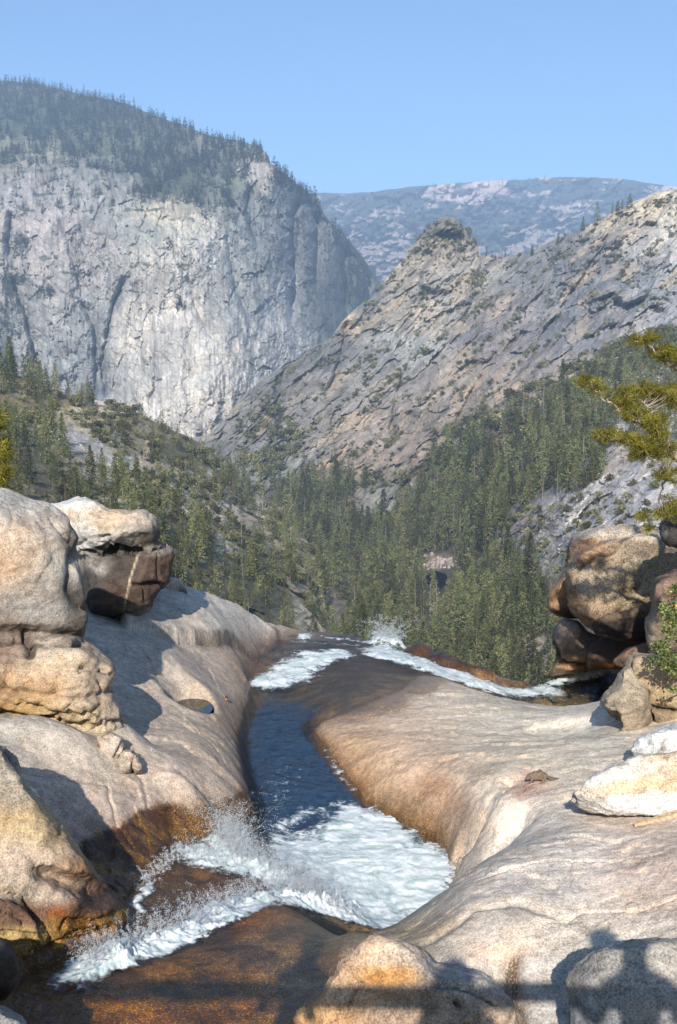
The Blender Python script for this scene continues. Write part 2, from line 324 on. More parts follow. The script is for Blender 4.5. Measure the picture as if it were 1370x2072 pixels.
CRACKS = [([(1045,1660,0),(1000,1680,.0),(955,1720,-.1),(925,1760,-.3)], .16, .16),
 ([(905,1745,-.6),(915,1710,-.5),(935,1665,-.3),(955,1642,-.1)], .06, .3), ([(800,1640,-.4),(850,1660,-.3),(900,1668,-.2),(935,1668,-.2)], .018, .05),
 ([(955,1640,-.1),(975,1640,-.1)], .05, .2), ([(980,1620,0),(1010,1600,.0),(1030,1590,0)], .1, .06),
 ([(870,1890,.15),(960,1850,.2),(1050,1840,.25),(1150,1860,.3)], .05, .035), ([(880,1450,-.4),(888,1425,-.5),(915,1412,-.55)], .02, .02),
 ([(270,1320,.25),(310,1350,.2),(335,1385,.1)], .012, .03), ([(245,1570,.1),(290,1590,.05),(300,1620,0)], .02, .03), ([(70,1580,.4),(130,1590,.3),(215,1600,.15),(235,1650,.05),(270,1690,-.05)], .015, .03),
 ([(100,1640,.3),(110,1700,.2),(130,1760,.05)], .03, .05), ([(1010,1960,.15),(1030,2010,.1),(1030,2072,.0)], .1, .16), ([(1035,1950,.15),(1045,1990,.1)], .05, .05)]
CRACKS += [([(380,1452,0),(420,1490,-.1),(455,1535,-.2),(480,1560,-.3)], .012, .022), ([(300,1590,0),(350,1580,-.05),(420,1590,-.1)], .012, .02), ([(820,1480,-.3),(905,1500,-.3),(1000,1492,-.2),(1075,1505,-.1)], .013, .02), ([(1040,1560,0),(1110,1570,.1),(1190,1560,.15)], .012, .018), ([(960,1790,.15),(1040,1780,.2),(1120,1760,.25),(1240,1765,.3),(1340,1750,.4)], .011, .022), ([(1100,1880,.25),(1180,1850,.3),(1290,1856,.35),(1370,1840,.4)], .011, .02), ([(1130,1700,.25),(1160,1730,.3),(1150,1800,.3)], .01, .016), ([(380,1300,.1),(420,1330,-.1),(440,1370,-.2)], .014, .02), ([(130,1640,.3),(200,1650,.12),(280,1640,.05),(350,1660,-.1)], .012, .025)]
BUMPS = [(1010,1620,0,.2,.34,.08),(1015,1755,.1,.6,.5,.03),(1190,1500,0,.5,.4,.05),(230,1530,.1,.35,.35,.2),(120,1560,.2,.5,.3,.18),(300,1690,-.1,.3,.3,.06),(460,1600,-.1,.25,.5,.1),(420,1640,-.3,.4,.12,.1)]
GZ, GSD, GZW, GDEP = ground_height(GX, GY)
gV = np.stack([GX, GY, GZ], -1); gPX, gPY = proj(gV)
RC = [  # patches of the stone's own colour as seen in sun
 (250,1200,150,(205,195,182)),(450,1230,120,60,(214,204,190)),(560,1262,60,25,(196,180,160)),(480,1262,70,25,(224,212,196)),(600,1272,40,12,(150,125,105)),
 (300,1330,90,(186,172,158)),(420,1330,90,(190,168,146)),(490,1330,40,(176,150,128)),(380,1450,110,(196,176,154)),(470,1430,50,(196,172,146)),(470,1500,50,(205,180,155)),(440,1560,70,(208,184,160)),
 (350,1600,90,(196,175,155)),(470,1585,40,(212,186,160)),(200,1620,90,(196,172,152)),(230,1560,60,(215,198,172)),(120,1560,60,(200,180,158)),(200,1700,80,(178,152,134)),(300,1640,70,(205,184,164)),
 (440,1650,60,30,(120,88,48)),(380,1680,90,40,(96,66,42)),(260,1740,90,50,(112,76,42)),(330,1760,80,(96,62,36)),(470,1650,40,25,(128,98,48)),(300,1800,60,(110,70,34)),
 (700,1420,120,35,(92,78,66)),(820,1390,60,20,(112,94,82)),(760,1345,70,25,(88,62,38)),(660,1380,60,30,(82,62,42)),(540,1345,50,30,(92,66,38)),(640,1300,120,20,(66,58,54)),(860,1335,80,20,(80,60,50)),(960,1350,70,14,(70,52,44)),(960,1366,50,8,(112,80,46)),(1050,1384,60,10,(90,60,36)),(880,1330,40,10,(66,54,50)),
 (560,1430,60,40,(90,86,72)),(620,1420,70,20,(110,96,80)),
 (700,1470,60,20,(198,168,140)),(800,1450,90,40,(212,186,160)),(900,1420,80,40,(216,198,174)),(1020,1440,90,40,(216,202,180)),(1120,1450,90,40,(220,208,188)),(1190,1470,70,(214,202,184)),
 (800,1530,110,50,(208,176,146)),(950,1530,110,50,(204,186,162)),(1100,1540,110,50,(210,194,168)),(720,1520,50,(198,160,120)),(780,1590,60,30,(194,160,126)),(870,1560,60,30,(206,172,140)),(910,1545,55,16,(164,136,112)),(960,1560,40,14,(176,150,124)),
 (860,1620,60,30,(176,142,112)),(740,1585,30,20,(150,108,60)),(800,1645,40,20,(132,92,50)),(860,1680,40,22,(146,98,50)),(880,1600,40,20,(160,112,80)),(930,1640,35,25,(150,110,84)),(900,1720,30,40,(120,80,46)),(950,1690,25,30,(150,120,95)),
 (1000,1620,40,(222,202,178)),(1070,1585,40,24,(206,150,126)),(1060,1592,14,8,(150,74,56)),(1040,1605,12,8,(170,90,66)),(1120,1600,60,(218,198,172)),
 (1050,1720,120,(212,198,182)),(1180,1720,110,(218,206,190)),(1300,1700,90,(208,186,166)),(970,1780,80,(200,186,168)),(1100,1790,100,40,(208,194,178)),(1250,1770,90,40,(212,186,166)),(1350,1760,70,(190,160,140)),
 (1000,1850,120,30,(206,190,170)),(930,1860,60,18,(170,150,130)),(1060,1845,60,10,(150,130,112)),(880,1880,50,14,(190,165,135)),(1100,1900,120,30,(222,204,182)),(1010,1925,50,16,(214,172,140)),(1250,1880,100,25,(224,206,186)),(1320,1830,80,25,(220,190,160)),
 (960,1990,80,(196,182,166)),(1040,1990,22,60,(70,48,40)),(1035,2050,30,25,(84,62,44)),(1100,2020,60,(190,182,172)),(1250,2000,120,(175,168,155)),(700,2000,120,(200,170,140)),(640,1980,40,60,(150,120,100)),
 (350,1990,120,30,(150,114,66)),(200,1975,60,20,(120,84,40)),(300,2040,90,22,(176,126,56)),(430,1990,60,16,(110,84,60)),(520,2010,60,30,(150,104,48)),(120,2000,80,60,(104,78,46)),(480,1930,100,22,(120,98,80)),(520,1860,70,25,(158,108,46)),(600,1900,50,30,(100,76,58)),(450,1780,110,50,(132,98,62)),(380,2070,160,20,(166,116,50)),(560,2070,50,20,(120,84,44)),(620,2060,60,30,(170,136,110)),
 (0,1300,300,(190,180,165)),(1500,1700,200,(205,190,170)),(560,1560,80,120,(30,50,60)),(760,1780,120,(90,100,80)),(1100,1410,90,18,(60,60,60))]
wx_, wy_ = 16 * fbm(gV * .9, 4, 91) * 2, 16 * fbm(gV * .9 + 31.7, 4, 92) * 2
C = coarse(lambda a, b: paint(a, b, RC, k=.88), gPX + wx_, gPY + wy_, 3)
C = C * (1 - .13 * sst(540, 480, gPX))[..., None]
# narrow stain along the water
st = np.exp(-np.maximum(GSD, 0) / .08) * sst(-.5, .4, fbm(gV * 1.7, 3, 61) + .35) * sst(-.35, -.05, GSD)
BW = [(150,1704),(180,1692),(240,1672),(262,1657),(320,1630),(375,1632),(400,1652),(425,1628),(490,1604),(530,1620),(560,1700),(400,1800),(330,1960),(230,1860)]
bw = sst(7, -7, coarse(lambda a, b: sdist(a, b, BW), gPX, gPY, 3) + 14 * fbm(gV * 1.8, 5, 93, .6) * 2) * (gPX < 560)
gold = sst(-.12, .22, fbm(gV * np.array([3.2, 5, 1]), 5, 94, .68) + .10 * (gPX > 380)); bcol = lin((84, 58, 38)) * (1 - gold[..., None]) + lin((138, 108, 60)) * gold[..., None]
C = C * (1 - bw[..., None]) + bcol * .8 * bw[..., None]
ub = sst(.02, -.1, GSD)[..., None]; g2 = sst(-.15, .25, fbm(gV * np.array([2.2, 3.5, 1]), 6, 95, .7))[..., None]
C = C * (1 + ub * (g2 * np.array([.90, .80, .52]) * 1.2 - .42))
brown = lin((142, 110, 72)) * .8
brown = brown * .7
C = C * (1 - .5 * st[..., None]) + brown * .5 * st[..., None]
# streaky banding in the granite
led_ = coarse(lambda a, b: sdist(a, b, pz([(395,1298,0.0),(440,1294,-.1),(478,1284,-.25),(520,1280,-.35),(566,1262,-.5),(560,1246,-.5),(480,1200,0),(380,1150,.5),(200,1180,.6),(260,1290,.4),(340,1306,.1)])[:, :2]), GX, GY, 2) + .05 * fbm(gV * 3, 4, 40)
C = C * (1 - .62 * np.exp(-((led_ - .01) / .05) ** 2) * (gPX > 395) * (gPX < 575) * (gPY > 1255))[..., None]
bn = fbm(np.stack([GX * 1.2 + GY * .35, GY * 5.5 - GX * 1.3, GX * 0], -1), 5, 77, .6)
C = C * (1 + .24 * bn[..., None] * np.array([.7, .75, .85])) 
dk = sst(.12, .42, fbm(gV * np.array([.9, 2.2, 1]), 5, 78)); C = C * (1 - .22 * dk[..., None])
wetp = np.zeros(GX.shape)
for X, Y, rx, ry in [(440,1655,85,30),(370,1690,90,42),(260,1745,90,60),(310,1790,70,60),(540,1345,50,45),(700,1420,130,45),(840,1385,50,20),(960,1360,160,26),(1037,1990,17,60),(1040,2050,30,22)]:
    wetp = np.maximum(wetp, 1.25 * np.exp(-(((gPX - X + 22 * fbm(gV * 1.5, 4, 8)) / rx) ** 2 + ((gPY - Y + 22 * fbm(gV * 1.5, 4, 9)) / ry) ** 2) ** 2))
wetp = sst(.35, .75, wetp + .15 * fbm(gV * 4, 3, 10)); wetp = np.maximum(wetp, sst(.09, .0, GSD)); wetp = np.maximum(wetp, .85 * st); wetp = np.maximum(wetp, bw)
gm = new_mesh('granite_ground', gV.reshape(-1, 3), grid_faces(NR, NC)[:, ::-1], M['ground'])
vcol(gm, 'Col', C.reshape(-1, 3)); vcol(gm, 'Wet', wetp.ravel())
tag(link('granite_ground', gm), kind='structure')
def gz(x, y):
    z = ground_height(np.array([x], float), np.array([y], float), False)[0][0]; return float(z)
# ================================================================== WATER

wP = np.stack([GX, GY, np.zeros_like(GX)], -1)
def water_fields():
    x, y = GX, GY
    foam = np.zeros_like(x)
    def blob(X, Y, z, rx, ry, a=1., pw=1.5):
        c = PZ(X, Y, z); return a * np.exp(-(((x - c[0]) / rx) ** 2 + ((y - c[1]) / ry) ** 2) ** pw)
    for b in [(740,1700,-.75,.62,.9),(800,1780,-.75,.62,.75),(720,1780,-.75,.6,.75),(850,1750,-.75,.36,.6),(620,1740,-.75,.45,.55),(700,1850,-.75,.5,.4),(800,1870,-.75,.4,.35),(715,1650,-.75,.22,.45,.8),(545,1745,-.55,.45,.4,.58),(470,1735,-.5,.3,.35,.5),(620,1790,-.6,.35,.35,.6),(455,1785,-.4,.4,.3,.26),(570,1590,-.75,.34,1.5,.25),(1120,1405,-1.3,.8,.6,.36),(700,1310,-1.1,1.1,.8,.3),(640,1400,-.76,.5,.9,.2)]: foam = np.maximum(foam, blob(*b))
    lump = np.zeros_like(x); hh = np.zeros_like(x)
    n = fbm(wP * 4.2, 5, 20, .65); vary = fbm(wP * 1.8, 3, 29); jx = x + .22 * fbm(wP * 2.6, 4, 21, .6); jy = y + .34 * fbm(wP * 2.6, 4, 22, .6)
    for pts, wd, fa, ht in CURLS:
        q = pz(pts)[:, :2]; lo = q.min(0) - wd * 3.5; hi = q.max(0) + wd * 3.5; m = (x > lo[0]) & (x < hi[0]) & (y > lo[1]) & (y < hi[1])
        d = np.full_like(x, 99.); d[m] = seg_dist(jx[m], jy[m], q); g = np.exp(-(d / wd) ** 2); foam = np.maximum(foam, fa * np.exp(-(d / (wd * 1.25)) ** 2)); hh = np.maximum(hh, g * ht * np.clip(.55 + 1.5 * vary, .1, 1.6))
    spl = fbm(wP * 9, 4, 23, .7, True)
    waves = .022 * fbm(wP * np.array([3, 5, 1.]), 5, 24, .65) * 2 + .02 * fbm(wP * 1.4, 2, 25)
    sp2 = fbm(wP * 24, 3, 27, .7, True); z = fw(x, y) + waves + hh * (.35 + .9 * n + .6 * (spl - .3) + .35 * (sp2 - .3)) + sst(.3, .8, foam) * .022 * (n + .3 * spl)
    for X, Y, zz, rx, ry, a in [(600,1385,-.85,.5,.6,-.05),(790,1300,-1.05,.3,.35,.26),(765,1298,-1.05,.16,.2,.14),(1190,1362,-1.3,.5,.35,.14)]:
        g = blob(X, Y, zz, rx, ry, 1); z = z + a * g * (.5 + abs(n) * 1.5)
        if a > 0: foam = np.maximum(foam, g)
    return z, foam
CURLS = [([(660,1520,-.75),(690,1570,-.75),(720,1610,-.75)], .08, .36, .01), ([(570,1680,-.75),(620,1640,-.75),(690,1620,-.75)], .12, .5, .01), ([(700,1660,-.75),(640,1690,-.75),(560,1700,-.7)], .16, .6, .02), ([(175,1955,.02),(240,1930,0),(330,1890,-.05),(430,1850,-.12),(520,1810,-.25),(600,1800,-.4),(700,1860,-.6)], .19, 1.15, .17),
 ([(455,1700,-.5),(490,1740,-.5),(540,1765,-.55),(600,1800,-.6),(680,1850,-.7)], .2, 1.0, .24),
 ([(385,1720,-.4),(430,1745,-.45),(500,1770,-.5)], .2, .8, .1), ([(270,1840,-.3),(300,1790,-.35),(340,1745,-.38)], .06, .7, .05),
 ([(548,1386,-.87),(575,1370,-.9),(630,1350,-.95),(680,1334,-1.0)], .34, 1.0, .12), ([(580,1372,-.87),(610,1350,-.95),(640,1338,-.98)], .5, .75, .03),
 ([(760,1330,-.95),(830,1350,-1.0),(900,1368,-1.05),(980,1388,-1.15)], .22, 1.1, .10), ([(780,1328,-1.0),(860,1340,-1.05)], .14, .6, .05),
 ([(740,1300,-1.1),(800,1305,-1.1),(860,1325,-1.05),(930,1350,-1.05),(990,1375,-1.1)], .13, .75, .07), ([(600,1290,-1.1),(680,1296,-1.1),(760,1308,-1.1)], .14, .62, .05), ([(612,1300,-1.05),(625,1290,-1.05)], .13, .9, .12),
 ([(980,1393,-1.2),(1050,1400,-1.3),(1110,1397,-1.32)], .3, .8, .05), ([(770,1318,-1.0),(840,1338,-1.0),(930,1370,-1.1),(1000,1390,-1.2)], .5, .75, .03), ([(600,1300,-.95),(680,1306,-1.0),(760,1308,-1.05)], .22, .45, .03), ([(1120,1372,-1.3),(1180,1362,-1.3),(1245,1360,-1.3)], .3, 1.0, .12)]
WZ, FOAM = water_fields()
bdist = coarse(lambda a, b: np.where(inside(a, b, BPOLY), seg_dist(a, b, BR), 0), GX, GY, 3)
# whitewater goes over the brink
WZ = WZ - np.minimum(1.1 * bdist ** 1.4, 60)
keep = (GSD < .14) & (bdist < 1.2)
wV, wF = np.stack([GX, GY, WZ], -1).reshape(-1, 3), grid_faces(NR, NC, keep)[:, ::-1]
streak = fbm(np.stack([GX * 3.0, GY * 1.6, GX * 0], -1) + .35 * fbm(wP * 2, 2, 30)[..., None], 5, 31, .62)
deep = sst(.22, 1.0, GDEP * sst(0, .3, -GSD))
lace = fbm(wP * np.array([6, 4.5, 1]), 4, 33, .6, True)
fine_ = fbm(wP * 16, 4, 35, .7); FO = sst(.25, .95, FOAM + .55 * streak + .30 * (lace - .4) + .6 * fine_)
FO = np.maximum(FO, .75 * sst(.62, .78, lace + .9 * np.clip(FOAM, 0, .45) - .12 + .16 * streak) * sst(.3, .8, GDEP) * sst(.02, .3, FOAM))
wV, wF, wfo, wde, wfr = compact(wV, wF, FO.ravel(), deep.ravel(), np.clip(FOAM, 0, 1).ravel())
def water_material():
    k = N('river water'); foam = k.attr('Foam', 'Fac'); dep = k.attr('Deep', 'Fac'); pos = k.geo()
    mp = k.n('Mapping', Vector=pos, Scale=(1, .8, 1))
    n1 = k.noise(mp, 9, 5, .62, .6); n2 = k.noise(mp, 32, 4, .6, .3); n3 = k.noise(pos, 60, 3, .7)
    h = k.math('ADD', k.math('MULTIPLY', n1, 1.), k.math('MULTIPLY', n2, .35))
    bp = k.n('Bump', Strength=.75, Distance=.04, Height=h)
    gl = k.n('BsdfGlossy', Color=(.9, .95, 1, 1), Roughness=.07, Normal=bp); tr = k.n('BsdfTransparent', Color=(.86, .84, .76, 1))
    body = k.n('BsdfDiffuse', Color=k.mix(k.ramp(n1, .4, .62), (.002, .008, .018, 1), (.008, .024, .045, 1)), Normal=bp)
    under = k.n('MixShader', i0=k.math('MULTIPLY', dep, .94), i1=tr, i2=body)
    fr = k.n('Fresnel', IOR=1.33, Normal=k.n('Bump', Strength=.55, Distance=.03, Height=h)); w = k.n('MixShader', i0=k.math('MINIMUM', k.math('MULTIPLY', fr, .7), k.ramp(dep, 0, 1, .075, .2)), i1=under, i2=gl)
    ns = k.noise(k.n('Mapping', Vector=pos, Rotation=(0, 0, .5), Scale=(1, 1.5, 1)), 2.0, 7, .62, 2.6); fc = k.mix(k.ramp(ns, .36, .62), (.46, .56, .56, 1), (.84, .87, .88, 1)); fc = k.mix(k.ramp(n3, .55, .8, 0, .45), fc, (.95, .96, .96, 1))
    bp2 = k.n('Bump', Strength=.3, Distance=.05, Height=k.math('ADD', n1, k.math('MULTIPLY', n2, .6)))
    d = k.n('BsdfDiffuse', Color=fc, Normal=bp2); t2 = k.n('BsdfTranslucent', Color=fc); fs = k.n('MixShader', i0=.25, i1=d, i2=t2)
    nf = k.noise(k.n('Mapping', Vector=pos, Rotation=(0, 0, .3), Scale=(1, 1.5, 1)), 11, 7, .68, 1.2); fs_ = k.math('ADD', foam, k.math('ADD', k.math('MULTIPLY', k.math('SUBTRACT', nf, .5), 1.25), k.math('MULTIPLY', k.math('SUBTRACT', ns, .5), .9))); fm = k.ramp(fs_, .34, .80)
    o = k.n('MixShader', i0=fm, i1=w, i2=fs); k.t.links.new(o.outputs[0], k.o.inputs[0]); k.t.nodes.remove(k.b); return k.m
M['water'] = water_material()
wm = new_mesh('river_water', wV, wF, M['water']); vcol(wm, 'Foam', np.where(wfr > .02, wfr + .25 * wfo - .1, 0)); vcol(wm, 'Deep', wde)
tag(link('river_water', wm), kind='structure')
# pool in the pothole
def disc(name, c, rx, ry, mat, n=48):
    th = np.linspace(0, 2 * np.pi, n, endpoint=False); V = [tuple(c)] + [(c[0] + rx * math.cos(t), c[1] + ry * math.sin(t), c[2]) for t in th]
    return link(name, new_mesh(name, V, [(0, 1 + i, 1 + (i + 1) % n) for i in range(n)], mat))
k = N('still water'); k.b.inputs['Base Color'].default_value = (.02, .016, .012, 1); k.b.inputs['Roughness'].default_value = .06
k.set(k.b.inputs['Normal'], k.n('Bump', Strength=.08, Distance=.02, Height=k.noise(k.geo(), 12, 2)))
k.set(k.b.inputs['Base Color'], k.mix(k.ramp(k.noise(k.geo(), 22, 2), .66, .7), (.02, .018, .014, 1), (.25, .24, .2, 1))); M['still'] = k.m
c = PZ(383, 1412, -.1); c[2] = gz(c[0], c[1]) + .25; o = disc('pothole_water', c, .31, .47, M['still']); tag(o, kind='structure')
# ---- spray: thrown drops and shreds of white water
rng = np.random.default_rng(4)
ICO = []
bm = bmesh.new(); bmesh.ops.create_icosphere(bm, subdivisions=1, radius=1); ICOV = np.array([v.co[:] for v in bm.verts]); ICOF = np.array([[v.index for v in f.verts] for f in bm.faces]); bm.free()
TV = np.array([(1, 0, -.5), (-.5, .87, -.5), (-.5, -.87, -.5), (0, 0, 1.)]); TF = np.array([(0, 1, 2), (0, 3, 1), (1, 3, 2), (2, 3, 0)])
def drops(name, label, pts, rad, mat):
    n = len(pts); V = (TV[None] * rad[:, None, None] * rng.uniform(.5, 1.5, (n, 1, 3)) + pts[:, None]).reshape(-1, 3); Fc = (TF[None] + (np.arange(n) * 4)[:, None, None]).reshape(-1, 3)
    o = link(name, new_mesh(name, V, Fc, mat)); return tag(o, label, 'spray', kind='stuff')
k = N('spray drops'); d = k.n('BsdfDiffuse', Color=(.9, .93, .95, 1)); t = k.n('BsdfTranslucent', Color=(.9, .93, .95, 1)); g = k.n('BsdfGlossy', Color=(1, 1, 1, 1), Roughness=.1)
mx = k.n('MixShader', i0=.5, i1=d, i2=t); mx2 = k.n('MixShader', i0=.15, i1=mx, i2=g); k.t.links.new(mx2.outputs[0], k.o.inputs[0]); k.t.nodes.remove(k.b); M['drops'] = k.m
pp, rr = [], []
for pts, n, spread, up in [(a_, n_ * 5, s_ * .95, u_) for a_, n_, s_, u_ in [(CURLS[3][0], 3200, .10, .17), (CURLS[4][0], 3200, .14, .24), (CURLS[5][0], 900, .13, .1), (CURLS[6][0], 300, .05, .07), (CURLS[7][0], 700, .2, .12), (CURLS[9][0], 500, .15, .12), (CURLS[13][0], 200, .1, .12), ([(770,1300,-1.05),(805,1303,-1.05)], 900, .12, .38), ([(1130,1370,-1.3),(1240,1362,-1.3)], 500, .2, .16), ([(455,1690,-.5),(480,1720,-.5)], 1200, .1, .38), ([(600,1800,-.6),(630,1830,-.6)], 1300, .16, .28)]]:
    q = pz(pts); t = rng.uniform(0, len(q) - 1.001, n); i = t.astype(int); f = (t - i)[:, None]; p = q[i] * (1 - f) + q[i + 1] * f
    up_ = rng.exponential(up * .33, n).clip(0, up * 2); p = p + np.c_[rng.normal(0, spread * .7, n), rng.normal(0, spread * .7, n), up_ + .05]
    clump = perlin(p * 5, 3) > -.08; p = p[clump]; up_ = up_[clump]; dist = p[:, 1] / 8
    pp.append(p); rr.append(rng.uniform(.001, .0042, len(p)) * dist ** .6 * (1 - .5 * np.clip(up_ / (up + .01), 0, 1)))
G0 = 9.8
for pts, n, vu, vs_ in [(CURLS[3][0], 420, 1.5, .45), (CURLS[4][0], 420, 1.9, .55), ([(452,1692,-.5),(475,1715,-.5),(500,1745,-.5)], 260, 2.5, .6), ([(590,1800,-.6),(630,1830,-.6),(680,1850,-.7)], 240, 1.9, .6), ([(765,1300,-1.05),(805,1303,-1.05)], 160, 2.6, .9), ([(380,1720,-.4),(290,1800,-.33)], 90, 1.2, .3)]:
    q = pz(pts); t = rng.uniform(0, len(q) - 1.001, n); i = t.astype(int); f = (t - i)[:, None]; o_ = q[i] * (1 - f) + q[i + 1] * f + rng.normal(0, .05, (n, 3)) * np.array([1, 1, .3]) + np.array([0, 0, .05])
    v_ = np.c_[rng.normal(-.15, vs_, n), rng.normal(.1, vs_, n), vu * rng.uniform(.35, 1.15, n)]; m_ = 46
    tt = rng.uniform(0, 1, (n, m_)) ** .8 * (2 * v_[:, 2:] / G0) * rng.uniform(.5, .95, (n, 1)); P_ = o_[:, None] + v_[:, None] * tt[..., None]; P_[..., 2] -= .5 * G0 * tt ** 2
    P_ += rng.normal(0, .004, P_.shape) * (1 + tt[..., None] * 8); P_ = P_.reshape(-1, 3); pp.append(P_); rr.append(rng.uniform(.0012, .0040, len(P_)) * (P_[:, 1] / 8) ** .6)
drops('spray', 'white spray thrown up along the breaking water', np.concatenate(pp), np.concatenate(rr), M['drops'])
# ================================================================== FAR TERRAIN (relief built at true distances)
SH = {}
def sheet(name, top, bot, ctrl, xr, nx, ny, disp, colf, mat, back=260., jag=0., smooth=1e-3):
    X = np.linspace(xr[0], xr[1], nx); t = np.linspace(0, 1, ny) ** 1.0
    top = np.array(top, float); bot = np.array(bot, float)
    Tp = np.interp(X, top[:, 0], top[:, 1]); Bt = np.interp(X, bot[:, 0], bot[:, 1])
    if jag: Tp = Tp + jag * fbm(np.stack([X / 30., X * 0, X * 0 + 3.3], -1), 5, 7, .6)
    PX = np.repeat(X[None], ny, 0); PY = Tp[None] * (1 - t[:, None]) + Bt[None] * t[:, None]
    c = np.array(ctrl, float); c[:, 2] = np.log(c[:, 2]); f = rbf(c, smooth)
    D = np.exp(coarse(f, PX, PY, 6)); V0 = PD(PX, PY, D)
    d, cm, wet = disp(PX, PY, V0, D)
    edge = np.clip((PY - Tp[None]) / 14., 0, 1) ** .7
    D2 = D + d * edge; V = PD(PX, PY, D2)
    C = colf(PX, PY, V0, cm)
    # the far side of the ridge, falling away behind it
    nb = 7; VB = []; 
    for k in range(nb, 0, -1):
        q = PD(X, Tp, D2[0] + back * k / nb * 1.0); q[:, 2] -= (back * k / nb) * .55 + q[:, 2] * 0 + (q[:, 2] - V[0][:, 2]); VB.append(q)
    VA = np.concatenate([np.array(VB), V]); CA = np.concatenate([np.repeat(C[:1], nb, 0), C]); WA = np.concatenate([np.zeros((nb, nx)), wet])
    m = new_mesh(name, VA.reshape(-1, 3), grid_faces(ny + nb, nx)[:, ::-1], mat); vcol(m, 'Col', CA.reshape(-1, 3)); vcol(m, 'Wet', WA.ravel())
    o = link(name, m); tag(o, kind='structure'); SH[name] = dict(PX=PX, PY=PY, V=V, D=D2, C=C); return o
def rot2(X, Y, deg, sx, sy):
    a = R(deg); return np.stack([(X * math.cos(a) + Y * math.sin(a)) / sx, (-X * math.sin(a) + Y * math.cos(a)) / sy], -1)
def warp2(U, a, s): 
    P = np.concatenate([U * .8, U[..., :1] * 0], -1); return U + a * np.stack([fbm(P, 3, s), fbm(P + 9, 3, s + 5)], -1)
def gully(PX, PY, pts, w, amp, lee=5.):
    p = np.array(pts, float); xl = np.interp(PY, p[:, 1], p[:, 0]) + 8 * perlin(np.stack([PY / 25., PY * 0, PX * 0 + w], -1))
    dx = PX - xl; y0, y1 = p[0, 1], p[-1, 1]; fade = sst(y0 - 12, y0 + 20, PY) * sst(y1 + 20, y1 - 20, PY)
    return amp * fade * np.where(dx > 0, np.exp(-dx / w), np.exp(dx / lee))
# ---- far ridge
def d_far(PX, PY, V, D):
    U = warp2(rot2(PX, PY, -20, 60, 34), .5, 2); p, e, r = facets(U, 1); U2 = warp2(rot2(PX, PY, -30, 18, 10), .5, 3); p2, e2, r2 = facets(U2, 2)
    n = fbm(np.stack([PX / 90, PY / 60, PX * 0], -1), 6, 4, .55)
    return 260 * p + 110 * p2 + 500 * n, (n, r2, p2, r), PX * 0
def c_far(PX, PY, V, cm):
    n, r2, p2, r = cm
    f = fbm(np.stack([PX / 60, PY / 22, PX * 0 + 1], -1), 7, 41, .7); f2 = fbm(np.stack([PX / 150, PY / 60, PX * 0 + 4], -1), 3, 43)
    hi = sst(470, 380, PY)
    rock = sst(-.02, .12, f + .6 * f2 - .03 + .12 * sst(420, 500, PY) + .1 * p2)
    g = lin((196, 178, 170)) * .75; g2 = lin((170, 158, 150)) * .7; d = np.array([.045, .055, .045])
    C = g * hi[..., None] + g2 * (1 - hi[..., None]); return C * rock[..., None] + d * (1 - rock[..., None])
sheet('far_ridge', [(-300,400),(500,398),(620,392),(640,390),(700,391),(745,389),(800,382),(850,376),(920,371),(1000,366),(1080,362),(1130,358),(1200,359),(1260,362),(1320,372),(1400,380),(1800,400)],
      [(-300,760),(1800,760)], [(300,390,6500),(640,390,6200),(830,376,6000),(1130,358,6200),(1500,385,6500),(640,480,5200),(900,450,5300),(1200,430,5400),(700,600,4300),(1000,600,4300),(1400,600,4600),(700,760,4000),(1300,760,4000),(300,600,4300)], (-300, 1700), 900, 260, d_far, c_far, M['far'], 1500, 3)
# ---- left mountain with the great cliff
def d_left(PX, PY, V, D):
    X = PX; Y = PY
    Uw = warp2(rot2(X, Y, 12, 90, 170), .7, 11); p0, e0, r0 = facets(Uw, 21)
    U1 = warp2(rot2(X, Y, 18, 30, 62), .9, 12); p1, e1, r1 = facets(U1, 22)
    U2 = warp2(rot2(X, Y, -24, 9, 22), 1.0, 13); p2, e2, r2 = facets(U2, 23)
    U3 = warp2(rot2(X, Y, 30, 4, 8), .8, 14); p3, e3, r3 = facets(U3, 24)
    P = np.stack([X / 60, Y / 90, X * 0], -1); n = fbm(P, 6, 15, .55); fl_ = fbm(np.stack([X / 14, Y / 160, X * 0], -1), 5, 16, .6, True)
    cliff = sst(330, 400, Y + 30 * n - .08 * (X - 300)) 
    smooth_ = np.exp(-(((X - 430) / 170) ** 2 + ((Y - 760) / 130) ** 2) ** 1.5)
    rough = 1 - .6 * smooth_
    d = cliff * rough * (26 * p0 * sst(0, .25, e0) + 10 * p1 + 6 * p2 + 2.4 * p3 - 1 * np.exp(-e1 / .05)) + 55 * n + cliff * 5 * fl_ + (1 - cliff) * 14 * p1
    for g in GUL: d = d + gully(X, Y, *g) * cliff
    d = d - 60 * np.exp(-(((X - 330) / 150) ** 2 + ((Y - 480) / 110) ** 2)) - 70 * np.exp(-(((X - 400) / 150) ** 2 + ((Y - 760) / 140) ** 2)) - 60 * np.exp(-(((X - 100) / 60) ** 2 + ((Y - 640) / 110) ** 2))
    return d, (n, r1, r2, p1, p2, e1, e2, cliff, fl_, smooth_), X * 0
